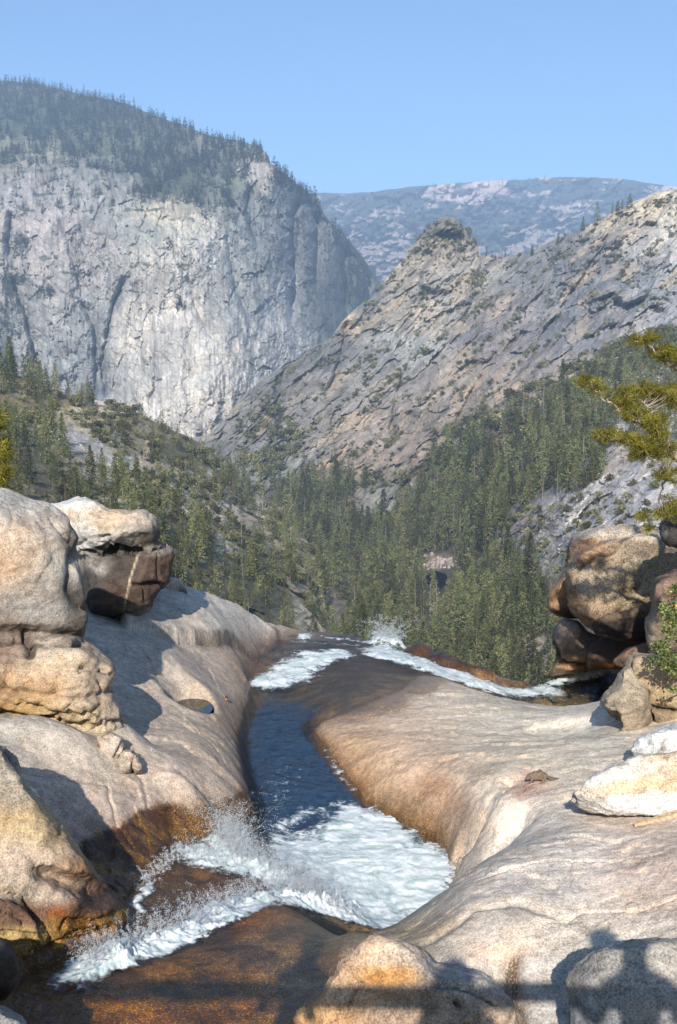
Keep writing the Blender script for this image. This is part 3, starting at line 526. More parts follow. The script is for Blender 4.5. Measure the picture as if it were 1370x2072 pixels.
GUL = [([(250,560),(228,620),(215,680),(205,740),(215,800)], 22, 50), ([(165,610),(190,660),(195,760),(190,800)], 16, 45), ([(20,560),(45,620),(62,690),(70,740)], 26, 80), ([(20,430),(15,520)], 30, 60),
 ([(600,400),(592,470),(598,560),(590,640)], 16, 70), ([(640,430),(642,500),(638,570)], 20, 90), ([(505,360),(500,420),(520,500)], 14, 40), ([(690,470),(700,540),(700,640)], 26, 90), ([(460,470),(470,560),(500,640)], 20, 30),
 ([(160,340),(145,400),(150,440)], 16, 40), ([(300,420),(285,470)], 14, 30), ([(380,560),(395,620),(430,690)], 12, 22), ([(120,440),(140,500),(165,590)], 14, 35), ([(560,330),(556,380)], 14, 40), ([(300,700),(316,760),(300,820)], 12, 25), ([(730,500),(740,560),(735,620)], 20, 60)]
LC = [(100,200,200,50,(70,82,62)),(350,290,150,40,(96,100,84)),(250,270,60,20,(126,130,96)),(100,185,60,8,(190,175,165)),(60,300,50,20,(150,150,120)),(430,290,40,14,(190,180,170)),(530,330,30,30,(196,186,174)),
 (100,380,110,40,(180,174,168)),(220,380,60,40,(170,166,160)),(60,340,60,16,(150,140,120)),(250,350,60,16,(90,98,76)),(340,385,60,20,(84,92,70)),(440,400,50,30,(120,124,110)),
 (120,500,110,60,(186,176,168)),(60,600,60,60,(176,170,160)),(330,430,50,30,(220,206,176)),(390,470,50,30,(216,208,190)),(280,470,60,40,(168,170,160)),(330,530,90,40,(206,198,184)),(200,560,70,60,(172,168,162)),
 (420,520,50,50,(196,192,184)),(470,560,50,60,(160,160,156)),(520,620,70,70,(176,176,172)),(540,480,60,60,(140,142,140)),(620,480,50,80,(134,134,132)),(700,560,60,90,(110,112,104)),(650,640,40,40,(124,126,120)),
 (100,700,70,60,(174,172,166)),(180,720,30,70,(140,140,138)),(250,760,20,50,(196,190,180)),(300,680,60,50,(226,216,202)),(380,640,60,50,(214,206,194)),(320,740,40,40,(190,186,178)),(400,740,70,60,(232,224,210)),(460,820,60,60,(230,222,210)),(360,830,60,30,(226,218,204)),
 (500,740,60,60,(222,216,204)),(570,700,50,50,(208,202,194)),(460,775,40,12,(160,156,146)),(10,700,20,60,(96,100,90)),(560,760,60,40,(200,196,188))]
def c_left(PX, PY, V, cm):
    n, r1, r2, p1, p2, e1, e2, cliff, fl_, sm = cm
    wx = 26 * fbm(np.stack([PX / 40, PY / 50, PX * 0], -1), 5, 17) * 2; wy = 30 * fbm(np.stack([PX / 40, PY / 50, PX * 0 + 5], -1), 5, 18) * 2
    C = coarse(lambda a, b: paint(a, b, LC, k=.60), PX + wx, PY + wy, 2)
    C = C * (1 + .34 * (r1 - .5) * (1 - .6 * sm) + .34 * (r2 - .5) * (1 - .4 * sm))[..., None]
    stx = fbm(np.stack([PX / 7, PY / 110, PX * 0], -1), 4, 19, .65); C = C * (1 + .45 * np.minimum(stx, .05) * cliff * 2)[..., None]
    C = C * (1 - .14 * np.exp(-e2 / .05) * cliff - .2 * np.exp(-e1 / .022) * cliff * (1 - .3 * sm))[..., None]
    ob = fbm(np.stack([(PX + PY * .5) / 30, (PY - PX * .6) / 9, PX * 0], -1), 5, 26, .65); C = C * (1 - .30 * sst(.08, .3, ob) * cliff)[..., None]
    # vegetation on ledges
    vg = sst(.16, .24, fbm(np.stack([PX / 34, PY / 16, PX * 0], -1), 6, 20, .65) - .10 * sm - .06 * (PY > 560)) * .85
    gc = sst(-.05, .1, fbm(np.stack([PX / 30, PY / 12, PX * 0 + 2], -1), 6, 27, .65)) * (1 - cliff) * .45; vg = np.maximum(vg, gc)
    return C * (1 - vg[..., None]) + np.array([.05, .06, .04]) * vg[..., None]
sheet('mountainside', [(-300,165),(-60,160),(0,163),(60,167),(150,188),(250,208),(330,240),(430,275),(480,284),(525,296),(541,312),(546,328),(560,340),(600,372),(640,402),(660,440),(700,480),(735,522),(760,560),(790,600),(900,700)],
      [(-300,900),(1000,900)], [(-200,165,3000),(0,165,2900),(250,208,2700),(430,272,2400),(541,312,2150),(640,402,2350),(760,560,2700),(900,700,2900),(0,300,2350),(250,310,2250),(400,330,2150),(-200,400,2100),(0,390,2050),(150,400,1980),(330,420,1900),(470,400,2000),
       (-200,700,1750),(50,650,1760),(250,620,1730),(400,640,1680),(520,560,1850),(620,520,2150),(700,600,2400),(0,880,1600),(250,820,1580),(420,860,1500),(560,740,1750),(650,680,2050),(800,800,2500)], (-300, 830), 860, 660, d_left, c_left, M['far'], 900, 4)
# ---- right mountainside, pinnacle and the valley floor below it
def d_right(PX, PY, V, D):
    X, Y = PX, PY
    U0 = warp2(rot2(X, Y, -38, 150, 60), .7, 31); p0, e0, r0 = facets(U0, 41)
    U1 = warp2(rot2(X, Y, -40, 62, 20), .9, 32); p1, e1, r1 = facets(U1, 42)
    U2 = warp2(rot2(X, Y, -44, 24, 8), 1.0, 33); p2, e2, r2 = facets(U2, 43)
    U3 = warp2(rot2(X, Y, -30, 8, 4), 1.0, 34); p3, e3, r3 = facets(U3, 44)
    n = fbm(np.stack([X / 90, Y / 70, X * 0], -1), 6, 35, .55)
    cliff = sst(1080, 960, Y - .35 * (X - 900) * (X > 900) + 0) * 1.; near = np.clip(D / 1000., .25, 1.2)
    d = near * ((.25 + .75 * cliff) * (32 * p0 * sst(0, .25, e0) + 9.5 * p1 + 5 * p2 + 2.2 * p3 - 1 * np.exp(-e1 / .05)) + 36 * n)
    for g in GUR: d = d + gully(X, Y, *g) * near
    d = d - near * 40 * np.exp(-(((X - 905) / 45) ** 2 + ((Y - 520) / 90) ** 2))
    return d, (n, r1, r2, r0, p2, e1, e2, cliff), X * 0
GUR = [([(962,470),(975,530),(960,600),(930,680)], 50, 24), ([(700,650),(690,720),(660,800)], 40, 35), ([(560,760),(560,850),(530,960)], 40, 30), ([(1250,440),(1180,560),(1080,700)], 40, 26), ([(840,700),(800,800),(790,900)], 30, 26), ([(1010,700),(950,800),(900,900)], 36, 24)]
RCL = [(905,470,50,30,(150,140,124)),(900,520,50,30,(190,174,150)),(840,560,40,30,(190,176,154)),(960,560,50,30,(182,174,158)),(760,620,60,30,(140,134,124)),(710,660,20,20,(214,190,154)),(660,700,40,30,(130,126,118)),(560,800,60,50,(140,134,124)),(480,880,40,50,(150,144,132)),
 (860,640,50,40,(206,188,160)),(830,690,50,40,(184,182,172)),(780,740,60,50,(176,170,158)),(900,600,60,40,(168,164,154)),(960,650,60,40,(156,150,142)),(1010,640,60,40,(176,160,150)),(1100,560,100,50,(150,146,138)),(1180,500,60,40,(140,136,130)),(1240,470,40,25,(196,180,156)),(1330,430,40,30,(226,210,180)),
 (1300,500,40,24,(218,208,192)),(1350,480,40,30,(226,218,200)),(1240,560,70,50,(150,150,150)),(1340,600,50,60,(170,170,168)),(1150,660,80,50,(152,150,148)),(1290,680,50,40,(192,184,172)),(1050,720,80,40,(168,156,146)),(980,770,70,30,(196,176,152)),(1180,740,80,20,(196,180,160)),(1260,750,40,14,(222,206,180)),
 (880,800,80,40,(176,160,142)),(700,820,80,50,(176,166,152)),(760,900,80,50,(180,160,140)),(640,900,60,50,(168,160,146)),(560,940,50,30,(170,168,160)),(850,900,70,40,(186,168,146)),(900,860,60,30,(160,144,124)),(760,1010,40,40,(188,182,170)),(820,990,40,30,(176,166,150)),(700,960,40,30,(196,170,140)),
 (950,1000,120,70,(90,84,64)),(800,1200,200,120,(92,86,64)),(1250,930,70,20,(186,180,176)),(1300,1000,90,50,(220,210,200)),(1150,1060,110,40,(216,206,194)),(1080,1110,80,40,(196,188,178)),(1230,1030,80,50,(200,190,178)),(1250,1090,120,40,(210,200,190)),(1050,1060,40,14,(180,150,124)),
 (660,1210,50,30,(170,156,132)),(700,1240,40,30,(150,136,110)),(1070,1330,60,40,(214,186,164)),(885,1137,40,12,(210,180,160)),(660,1000,100,60,(84,82,62)),(640,1250,60,30,(180,166,140))]
def c_right(PX, PY, V, cm):
    n, r1, r2, r0, p2, e1, e2, cliff = cm
    wx = 22 * fbm(np.stack([PX / 40, PY / 40, PX * 0], -1), 5, 36) * 2; wy = 18 * fbm(np.stack([PX / 40, PY / 40, PX * 0 + 5], -1), 5, 37) * 2
    C = coarse(lambda a, b: paint(a, b, RCL, k=.66) * np.array([.98, 1.0, 1.05]), PX + wx, PY + wy, 2)
    C = C * (1 + .34 * (r1 - .5) + .30 * (r2 - .5) + .15 * (r0 - .5))[..., None]
    tan = sst(.8, .95, r1) * cliff * .5; C = C * (1 - tan[..., None]) + lin((206, 182, 148)) * .6 * tan[..., None]
    st_ = fbm(np.stack([(PX * .7 + PY * .7) / 9, (PX * .7 - PY * .7) / 90, PX * 0], -1), 5, 38, .65)
    C = C * (1 - .38 * sst(.04, .3, -st_))[..., None] * (1 - .18 * np.exp(-e2 / .05) - .18 * np.exp(-e1 / .03))[..., None]
    vg = sst(.20, .27, fbm(np.stack([PX / 26, PY / 16, PX * 0], -1), 6, 39, .7) + .07 * sst(640, 800, PY)) * .75
    return C * (1 - vg[..., None]) + np.array([.10, .095, .06]) * vg[..., None]
sheet('canyon_wall', [(300,900),(420,880),(440,862),(470,828),(500,792),(535,765),(560,748),(600,726),(630,702),(665,688),(690,652),(715,628),(750,602),(775,575),(800,542),(822,515),(830,502),(850,478),(870,455),(888,441),(900,437),(922,440),(935,456),(952,476),(965,490),(972,516),(1010,521),(1040,514),(1070,512),(1095,500),(1112,490),(1150,474),(1180,462),(1220,440),(1260,418),(1300,402),(1330,388),(1370,382),(1450,350),(1700,300)],
      [(300,1460),(1700,1460)], [(905,440,1350),(690,652,1300),(500,792,1150),(440,862,1080),(300,900,1100),(560,980,900),(750,900,930),(640,800,1080),(800,700,1150),(900,700,1080),(900,560,1250),(975,520,1330),(1100,495,1250),(1370,380,1150),(1700,300,1100),(1200,560,1020),(1370,600,900),(1370,740,740),(1100,700,930),(1700,700,700),
       (900,880,850),(750,1050,780),(600,1080,780),(700,1160,660),(880,1150,640),(950,1300,400),(700,1300,430),(1100,1300,350),(1060,1050,500),(1370,1000,340),(1250,950,430),(1370,850,560),(500,1200,560),(1100,1110,430),(800,1440,290),(1200,1440,250),(400,1440,350),(1600,1440,200),(1600,1000,330)], (330, 1640), 1020, 820, d_right, c_right, M['mid'], 500, 9)
# ---- left slope in front of the valley
def d_ls(PX, PY, V, D):
    U1 = warp2(rot2(PX, PY, 32, 80, 26), .9, 52); p1, e1, r1 = facets(U1, 62); U2 = warp2(rot2(PX, PY, 34, 26, 8), 1., 53); p2, e2, r2 = facets(U2, 63)
    n = fbm(np.stack([PX / 110, PY / 80, PX * 0], -1), 6, 55, .55); k_ = np.clip(D / 500, .4, 1.4)
    return k_ * (9 * p1 + 3 * p2 + 22 * n), (n, r1, r2, e2), PX * 0
LSC = [(60,770,90,30,(120,104,70)),(280,810,60,14,(206,190,170)),(180,850,50,14,(180,160,130)),(170,890,50,20,(170,164,160)),(220,940,50,20,(176,170,160)),(290,890,60,30,(120,108,78)),(300,900,16,20,(200,180,150)),(380,900,50,20,(110,100,70)),(290,1010,40,14,(180,170,150)),
 (60,950,90,60,(84,78,56)),(330,970,50,20,(150,140,116)),(420,990,50,20,(176,164,140)),(470,1035,40,14,(206,190,166)),(520,1060,40,14,(184,168,140)),(450,1105,24,22,(190,186,178)),(330,1140,60,40,(84,78,58)),(500,1150,70,50,(90,84,60)),(560,1100,30,16,(190,172,144)),(620,1170,30,30,(176,160,130)),(640,1230,30,30,(190,176,150))]
def c_ls(PX, PY, V, cm):
    n, r1, r2, e2 = cm; wx = 20 * fbm(np.stack([PX / 40, PY / 30, PX * 0], -1), 5, 56) * 2; wy = 14 * fbm(np.stack([PX / 40, PY / 30, PX * 0 + 5], -1), 5, 57) * 2
    C = coarse(lambda a, b: paint(a, b, LSC, k=1.1), PX + wx, PY + wy, 2) * (1 + .35 * (r1 - .5) + .25 * (r2 - .5))[..., None] * (1 - .4 * np.exp(-e2 / .05))[..., None]
    vg = sst(.0, .12, fbm(np.stack([PX / 24, PY / 14, PX * 0], -1), 6, 59, .7)) * .7
    return C * (1 - vg[..., None]) + np.array([.15, .14, .08]) * vg[..., None]
sheet('left_slope', [(-400,700),(-60,740),(0,748),(60,768),(120,795),(180,806),(250,822),(300,845),(340,866),(390,888),(430,915),(460,945),(490,972),(530,1000),(560,1020),(590,1060),(620,1090),(640,1130),(655,1200),(670,1290),(680,1400)],
      [(-400,1460),(700,1460)], [(-300,720,640),(0,745,620),(150,800,590),(300,845,620),(430,915,700),(530,1000,760),(590,1060,690),(640,1130,610),(660,1250,470),(670,1400,380),(0,900,340),(-300,900,330),(0,1000,250),(150,880,440),(300,1000,350),(300,1150,250),(450,1050,440),(500,1200,310),(600,1300,310),(600,1180,450),(-300,1200,180),(200,1300,190),(500,1440,240),(220,930,390)], (-330, 676), 560, 480, d_ls, c_ls, M['mid'], 120, 3)
# ---- floor under everything
vb = new_mesh('valley_floor', [(-9000, -2000, -190), (9000, -2000, -190), (9000, 14000, -190), (-9000, 14000, -190)], [(0, 1, 2, 3)], simple_mat('forest floor', (.06, .065, .045), .9, .3, .01))
tag(link('valley_floor', vb), kind='structure')
# ================================================================== TREES
def tri_clump(c, s, rng, out, n=3):
    """n small triangles about c, size s; out = outward direction"""
    V = []
    for _ in range(n):
        a = rng.normal(0, 1, 3); a /= np.linalg.norm(a) + 1e-9; b = np.cross(a, out + rng.normal(0, .5, 3)); b /= np.linalg.norm(b) + 1e-9
        o = c + rng.normal(0, s * .35, 3); V += [o + a * s * .5, o - a * s * .5, o + b * s * .55 + out * s * .3]
    return V
def conifer_mesh(seed, levels, whorl, clumps, ntri, Rw=.15, base=.1, pine=False, size=.038):
    rng = np.random.default_rng(seed); V = []; tint = []
    lean = rng.normal(0, .01, 2)
    for i in range(levels):
        t = base + (1 - base) * (i + rng.uniform(-.3, .3)) / levels; t = min(max(t, base), .995)
        if pine: prof = (math.sin(math.pi * min(1, (t - base) / (1 - base) * .92 + .12)) ** .6)
        else: prof = (1 - t) ** .8 * (1.0 if t > base + .06 else .75) + .02
        for j in range(whorl):
            if rng.random() < .16: continue
            a = rng.uniform(0, 2 * math.pi); L = Rw * prof * rng.uniform(.55, 1.2); tn = rng.uniform(.15, .85)
            out = np.array([math.cos(a), math.sin(a), -.35 if not pine else .15])
            for q in range(clumps):
                f = (q + 1) / clumps; c = np.array([math.cos(a) * L * f + lean[0] * t, math.sin(a) * L * f + lean[1] * t, t + L * (.10 - .45 * f * f if not pine else .25 * f)])
                tr = tri_clump(c, size * (.7 + .6 * (1 - t)) * rng.uniform(.8, 1.3), rng, out, ntri); V += tr; tint += [tn] * len(tr)
    for q in range(4): tr = tri_clump(np.array([0, 0, .985 - .02 * q]), .02, rng, np.array([0, 0, 1.]), 2); V += tr; tint += [.5] * len(tr)
    V = np.array(V); Fc = np.arange(len(V)).reshape(-1, 3); return V, Fc, np.array(tint)
def trunk_mesh(h=.96, r=.011, n=6, bend=0, seed=0):
    rng = np.random.default_rng(seed); V = []; Fc = []; K = 7
    for k in range(K):
        t = k / (K - 1); rr = r * (1 - t) ** .8 + .0012
        for j in range(n): a = 2 * math.pi * j / n; V.append((rr * math.cos(a) + bend * t * t, rr * math.sin(a), t * h - .02))
    for k in range(K - 1):
        for j in range(n): Fc.append((k * n + j, k * n + (j + 1) % n, (k + 1) * n + (j + 1) % n, (k + 1) * n + j))
    return np.array(V), Fc
def tube(V, Fc, pts, rad, n=5):
    b = len(V)
    for i, p in enumerate(pts):
        d = np.array(pts[min(i + 1, len(pts) - 1)]) - np.array(pts[max(i - 1, 0)]); d = d / (np.linalg.norm(d) + 1e-9); u = np.cross(d, [0.31, .2, .93]); u /= np.linalg.norm(u) + 1e-9; v = np.cross(d, u)
        for j in range(n): a = 2 * math.pi * j / n; V.append(tuple(np.array(p) + rad[i] * (math.cos(a) * u + math.sin(a) * v)))
    for i in range(len(pts) - 1):
        for j in range(n): Fc.append((b + i * n + j, b + i * n + (j + 1) % n, b + (i + 1) * n + (j + 1) % n, b + (i + 1) * n + j))
def snag_mesh(seed):
    rng = np.random.default_rng(seed); V, Fc = trunk_mesh(.98, .012, 5, rng.normal(0, .02), seed); V = [tuple(v) for v in V]
    for q in range(30):
        t = rng.uniform(.25, .96); a = rng.uniform(0, 6.28); L = .075 * (1.1 - t) * rng.uniform(.5, 1.3) + .012
        p0 = (0, 0, t); p1 = (L * math.cos(a), L * math.sin(a), t + L * rng.uniform(-.5, .3)); tube(V, Fc, [p0, p1], [.0035, .0012], 3)
    return V, Fc
def shrub_mesh(seed, n=230, size=.13):
    rng = np.random.default_rng(seed); V = []; tint = []
    lobes = [(rng.uniform(-.28, .28), rng.uniform(-.28, .28), rng.uniform(.22, .5), rng.uniform(.2, .34)) for _ in range(6)]
    for i in range(n):
        x, y, z, r = lobes[rng.integers(len(lobes))]; d = rng.normal(0, 1, 3); d /= np.linalg.norm(d); c = np.array([x, y, z]) + d * r * rng.uniform(.7, 1.05) * np.array([1, 1, .8])
        if c[2] < 0: c[2] = abs(c[2]) * .3
        tr = tri_clump(c, size * rng.uniform(.6, 1.2), rng, d, 2); V += tr; tint += [rng.uniform(.2, .9)] * len(tr)
    V = np.array(V); return V, np.arange(len(V)).reshape(-1, 3), np.array(tint)
def leafmesh(name, V, Fc, tint, mat):
    m = new_mesh(name, V, Fc, mat, False); vcol(m, 'tint', tint); return m
CON = [(leafmesh('fir crown', *conifer_mesh(s, 27, 7, 3, 2, Rw=rw, base=b, pine=p), M['fir']), new_mesh('fir trunk', *trunk_mesh(seed=s), M['bark'])) for s, rw, b, p in [(1,.25,.05,0),(2,.21,.08,0),(3,.28,.06,0),(4,.18,.04,0),(5,.22,.18,1),(6,.24,.1,0)]]
SNAG = [new_mesh('dead wood', *snag_mesh(s), M['snag']) for s in (1, 2, 3)]
SHR = [leafmesh('scrub foliage', *shrub_mesh(s), M['shrub']) for s in (1, 2, 3, 4)]
PROTO = bpy.data.collections.new('tree_kinds')
def proto(name, mesh):
    o = bpy.data.objects.new(name, mesh); PROTO.objects.link(o); return o
def merged(name, parts, mats):
    V = []; F_ = []; mi = []; T = []
    for (v, f, t), k in parts:
        b = len(V); V += [tuple(q) for q in v]; F_ += [tuple(int(i) + b for i in ff) for ff in f]; mi += [k] * len(f); T += list(t)
    m = new_mesh(name, V, F_, None, False); [m.materials.append(x) for x in mats]; m.polygons.foreach_set('material_index', mi); vcol(m, 'tint', np.array(T)); return m
pn = 0
for s, rw in [(11, .26), (12, .21), (13, .29), (14, .22), (15, .18)]:
    tv, tf = trunk_mesh(n=4, seed=s); proto(f'k{pn:02d}', merged('fir', [(conifer_mesh(s, 17, 6, 2, 2, Rw=rw, size=.05), 0), ((tv, tf, np.full(len(tv), .5)), 1)], [M['fir'], M['bark']])); pn += 1
for s, rw in [(21, .16), (22, .13), (23, .18)]: proto(f'k{pn:02d}', merged('far fir', [(conifer_mesh(s, 9, 5, 1, 2, Rw=rw, size=.10), 0)], [M['firfar']])); pn += 1
for s in (31, 32, 33): proto(f'k{pn:02d}', leafmesh('far scrub', *shrub_mesh(s, 70, .22), M['shrub'])); pn += 1
for s in (41, 42): v, f = snag_mesh(s); proto(f'k{pn:02d}', new_mesh('far snag', v, f, M['snag'])); pn += 1
def scatter(name, pts, idx, scl, label, cat):
    n = len(pts); m = bpy.data.meshes.new(name); m.vertices.add(n); m.vertices.foreach_set('co', np.asarray(pts, np.float32).ravel()); r_ = np.random.default_rng(9)
    for an, ty, val in (('kind_index', 'INT', np.asarray(idx, np.int32)), ('size', 'FLOAT', np.asarray(scl, np.float32)), ('turn', 'FLOAT', r_.uniform(0, 6.28, n).astype(np.float32)), ('wide', 'FLOAT', r_.uniform(.75, 1.3, n).astype(np.float32))):
        a = m.attributes.new(an, ty, 'POINT'); a.data.foreach_set('value', val)
    o = link(name, m); g = bpy.data.node_groups.new(name, 'GeometryNodeTree')
    g.interface.new_socket('Geometry', in_out='INPUT', socket_type='NodeSocketGeometry'); g.interface.new_socket('Geometry', in_out='OUTPUT', socket_type='NodeSocketGeometry')
    A = g.nodes.new; i_ = A('NodeGroupInput'); o_ = A('NodeGroupOutput'); ci = A('GeometryNodeCollectionInfo'); ci.inputs['Collection'].default_value = PROTO; ci.inputs['Separate Children'].default_value = True; ci.inputs['Reset Children'].default_value = True
    ip = A('GeometryNodeInstanceOnPoints'); ip.inputs['Pick Instance'].default_value = True
    def na(nm, ty):
        q = A('GeometryNodeInputNamedAttribute'); q.data_type = ty; q.inputs[0].default_value = nm; return [s for s in q.outputs if s.enabled][0]
    cx = A('ShaderNodeCombineXYZ'); sx = A('ShaderNodeCombineXYZ'); mm = A('ShaderNodeMath'); mm.operation = 'MULTIPLY'; L = g.links.new
    L(na('turn', 'FLOAT'), cx.inputs[2]); sz = na('size', 'FLOAT'); L(sz, mm.inputs[0]); L(na('wide', 'FLOAT'), mm.inputs[1]); L(mm.outputs[0], sx.inputs[0]); L(mm.outputs[0], sx.inputs[1]); L(sz, sx.inputs[2])
    L(i_.outputs[0], ip.inputs['Points']); L(ci.outputs[0], ip.inputs['Instance']); L(na('kind_index', 'INT'), ip.inputs['Instance Index']); L(cx.outputs[0], ip.inputs['Rotation']); L(sx.outputs[0], ip.inputs['Scale']); L(ip.outputs[0], o_.inputs[0])
    md = o.modifiers.new('scatter', 'NODES'); md.node_group = g; return tag(o, label, cat, kind='stuff')
rs = np.random.default_rng(77)
def pick(sh, poly, n, weight=None, holes=()):
    """random standing points on a terrain inside a pixel polygon: returns px, py, world, distance"""
    s = SH[sh]; PX, PY, V, D = s['PX'], s['PY'], s['V'], s['D']; p = np.array(poly, float); x = rs.uniform(p[:, 0].min(), p[:, 0].max(), n * 6); y = rs.uniform(p[:, 1].min(), p[:, 1].max(), n * 6)
    ok = inside(x, y, poly); x, y = x[ok], y[ok]
    if weight is not None: w_ = weight(x, y) > rs.uniform(0, 1, len(x)); x, y = x[w_], y[w_]
    for h in holes: k_ = ~inside(x, y, h); x, y = x[k_], y[k_]
    X0, X1 = PX[0, 0], PX[0, -1]; j = np.clip(((x - X0) / (X1 - X0) * (PX.shape[1] - 1)).round().astype(int), 0, PX.shape[1] - 1)
    top, bot = PY[0, j], PY[-1, j]; ok = (y >= top) & (y <= bot); x, y, j, top, bot = x[ok], y[ok], j[ok], top[ok], bot[ok]
    i = np.clip(((y - top) / (bot - top) * (PX.shape[0] - 1)).round().astype(int), 0, PX.shape[0] - 1)
    x, y, i, j = x[:n], y[:n], i[:n], j[:n]; return x, y, V[i, j], D[i, j]
def ledgy(x, y):
    u = rot2(x, y, -38, 90, 20); return sst(.02, .22, fbm(np.concatenate([u, u[..., :1] * 0], -1), 5, 75, .65)) * sst(-.3, .1, fbm(np.stack([x / 70, y / 70, x * 0], -1), 3, 76) + .0006 * (y - 560))
def clumpy(s, th=0., soft=.15, seed=70): return lambda x, y: sst(th - soft, th + soft, fbm(np.stack([x / s, y / s * 1.3, x * 0], -1), 4, seed, .6))
IND = []       # individually standing trees: (px height, kind, world, height, zone)
STF = dict(p=[], i=[], s=[]); STS = dict(p=[], i=[], s=[])
def zone(sh, poly, n, h0, h1, zone_id=None, far=False, snag=.05, weight=None, holes=(), grad=None):
    x, y, P, D = pick(sh, poly, n, weight, holes); hp = rs.uniform(h0, h1, len(x)) * (1 if grad is None else grad(x, y)) * rs.choice([.7, .85, 1, 1, 1.12], len(x)); H = hp * D / F
    for k_ in range(len(x)):
        sn = rs.random() < snag
        if zone_id is not None: IND.append((hp[k_], 'snag' if sn else 'fir', P[k_], H[k_], zone_id))
        else: STF['p'].append(P[k_]); STF['i'].append(int(rs.integers(11, 13)) if sn else int(rs.integers(5, 8) if far else rs.integers(0, 5))); STF['s'].append(H[k_])
def scrub(sh, poly, n, h0, h1, zone_id=None, weight=None, holes=(), grad=None):
    x, y, P, D = pick(sh, poly, n, weight, holes); hp = rs.uniform(h0, h1, len(x)) * (1 if grad is None else grad(x, y)); H = hp * D / F
    for k_ in range(len(x)):
        if zone_id is not None: IND.append((hp[k_], 'shrub', P[k_], H[k_], zone_id))
        else: STS['p'].append(P[k_]); STS['i'].append(int(rs.integers(8, 11))); STS['s'].append(H[k_])
# left slope
HL = [[(70,825),(150,850),(240,930),(250,960),(180,940),(110,880)], [(230,795),(300,800),(330,835),(250,830)], [(425,1085),(465,1100),(470,1140),(440,1140)], [(440,1005),(530,1060),(520,1085),(450,1040)], [(270,880),(310,900),(300,925),(270,905)]]
zone('left_slope', [(-60,735),(60,768),(120,795),(110,810),(-60,790)], 40, 44, 80, 'A', snag=.04)
zone('left_slope', [(110,790),(250,820),(240,830),(110,815)], 12, 36, 66, 'A', snag=.1)
zone('left_slope', [(250,822),(430,912),(530,1000),(520,1015),(400,935),(240,840)], 26, 18, 40, 'B', snag=.12)
zone('left_slope', [(-60,860),(60,850),(130,920),(230,985),(330,1000),(390,1100),(420,1200),(300,1200),(150,1040),(-60,1000)], 95, 60, 94, 'C', snag=.05)
zone('left_slope', [(330,1010),(470,1060),(560,1090),(640,1150),(680,1290),(680,1400),(380,1300),(360,1180)], 130, 44, 74, 'D', snag=.08, holes=HL)
zone('left_slope', [(430,930),(560,1030),(620,1090),(600,1110),(500,1060),(430,1010)], 70, 34, 56, 'E', snag=.12)
zone('left_slope', [(60,815),(430,930),(430,1010),(330,1000),(180,960),(60,850)], 45, 26, 48, 'B', snag=.15, holes=HL)
scrub('left_slope', [(0,780),(250,822),(430,915),(540,1010),(640,1130),(650,1250),(520,1180),(380,1060),(200,980),(60,860),(-60,830)], 520, 10, 24, 'S', weight=clumpy(45, -.1), holes=HL)
# valley floor and lower right wall
HV = [[(853,1120),(927,1118),(927,1180),(910,1228),(872,1230),(855,1186)], [(715,985),(760,1000),(800,985),(830,1000),(760,1060),(715,1060)], [(1020,1050),(1110,1010),(1180,990),(1250,960),(1300,930),(1500,900),(1500,1200),(1150,1200),(1050,1150)], [(1035,1290),(1110,1290),(1110,1370),(1035,1340)], [(625,1190),(680,1190),(720,1270),(660,1290),(625,1240)], [(1215,915),(1290,900),(1290,960),(1215,955)], [(1030,930),(1050,930),(1040,1000),(1025,1000)]]
gv = lambda x, y: .62 + .75 * sst(950, 1330, y) 
zone('canyon_wall', [(545,990),(640,968),(745,985),(770,1010),(720,1060),(720,1085),(600,1090)], 210, 44, 62, 'V', snag=.14, holes=HV)
zone('canyon_wall', [(720,1075),(800,1050),(870,965),(960,895),(1010,885),(1060,845),(1130,810),(1230,800),(1260,850),(1250,960),(1160,1010),(1040,1050),(1010,1110),(930,1130),(850,1120),(720,1130)], 470, 54, 80, 'R', snag=.08, holes=HV)
zone('canyon_wall', [(1150,800),(1230,752),(1370,700),(1500,650),(1500,880),(1290,900),(1250,860)], 260, 44, 66, 'U', snag=.04)
zone('canyon_wall', [(600,1085),(850,1110),(930,1130),(1010,1110),(1060,1150),(1120,1180),(1140,1420),(620,1420),(610,1200)], 480, 58, 98, 'F', snag=.06, holes=HV, grad=lambda x, y: .8 + .3 * sst(1100, 1350, y))
scrub('canyon_wall', [(545,985),(870,960),(1060,850),(1260,800),(1130,1300),(640,1400),(600,1090)], 500, 12, 30, None, holes=HV)
scrub('canyon_wall', [(1000,1040),(1370,930),(1500,930),(1500,1150),(1120,1180),(1040,1130)], 230, 9, 24, 'G', weight=clumpy(50, .02))
scrub('canyon_wall', [(1040,1290),(1110,1290),(1110,1360),(1040,1350)], 10, 9, 16, 'G')
scrub('canyon_wall', [(880,880),(1000,820),(1200,720),(1370,660),(1370,720),(1200,790),(1060,840),(940,910),(860,960)], 330, 14, 30, 'H', weight=clumpy(60, -.05))
scrub('canyon_wall', [(480,840),(620,720),(700,660),(900,440),(960,480),(1100,490),(1370,390),(1370,680),(900,880),(760,1000),(560,990),(470,940)], 3600, 3, 12, None, weight=ledgy)
scrub('canyon_wall', [(480,860),(560,820),(620,900),(560,970),(490,950)], 120, 10, 26, None, weight=clumpy(50, .0))
scrub('canyon_wall', [(860,450),(940,455),(965,500),(960,530),(830,520)], 80, 6, 17, None)
zone('canyon_wall', [(1095,498),(1180,460),(1300,402),(1370,380),(1500,335),(1500,352),(1300,420),(1180,478),(1100,506)], 62, 20, 40, 'T', snag=.06)
zone('canyon_wall', [(975,515),(1080,508),(1080,520),(975,524)], 10, 12, 24, 'T')
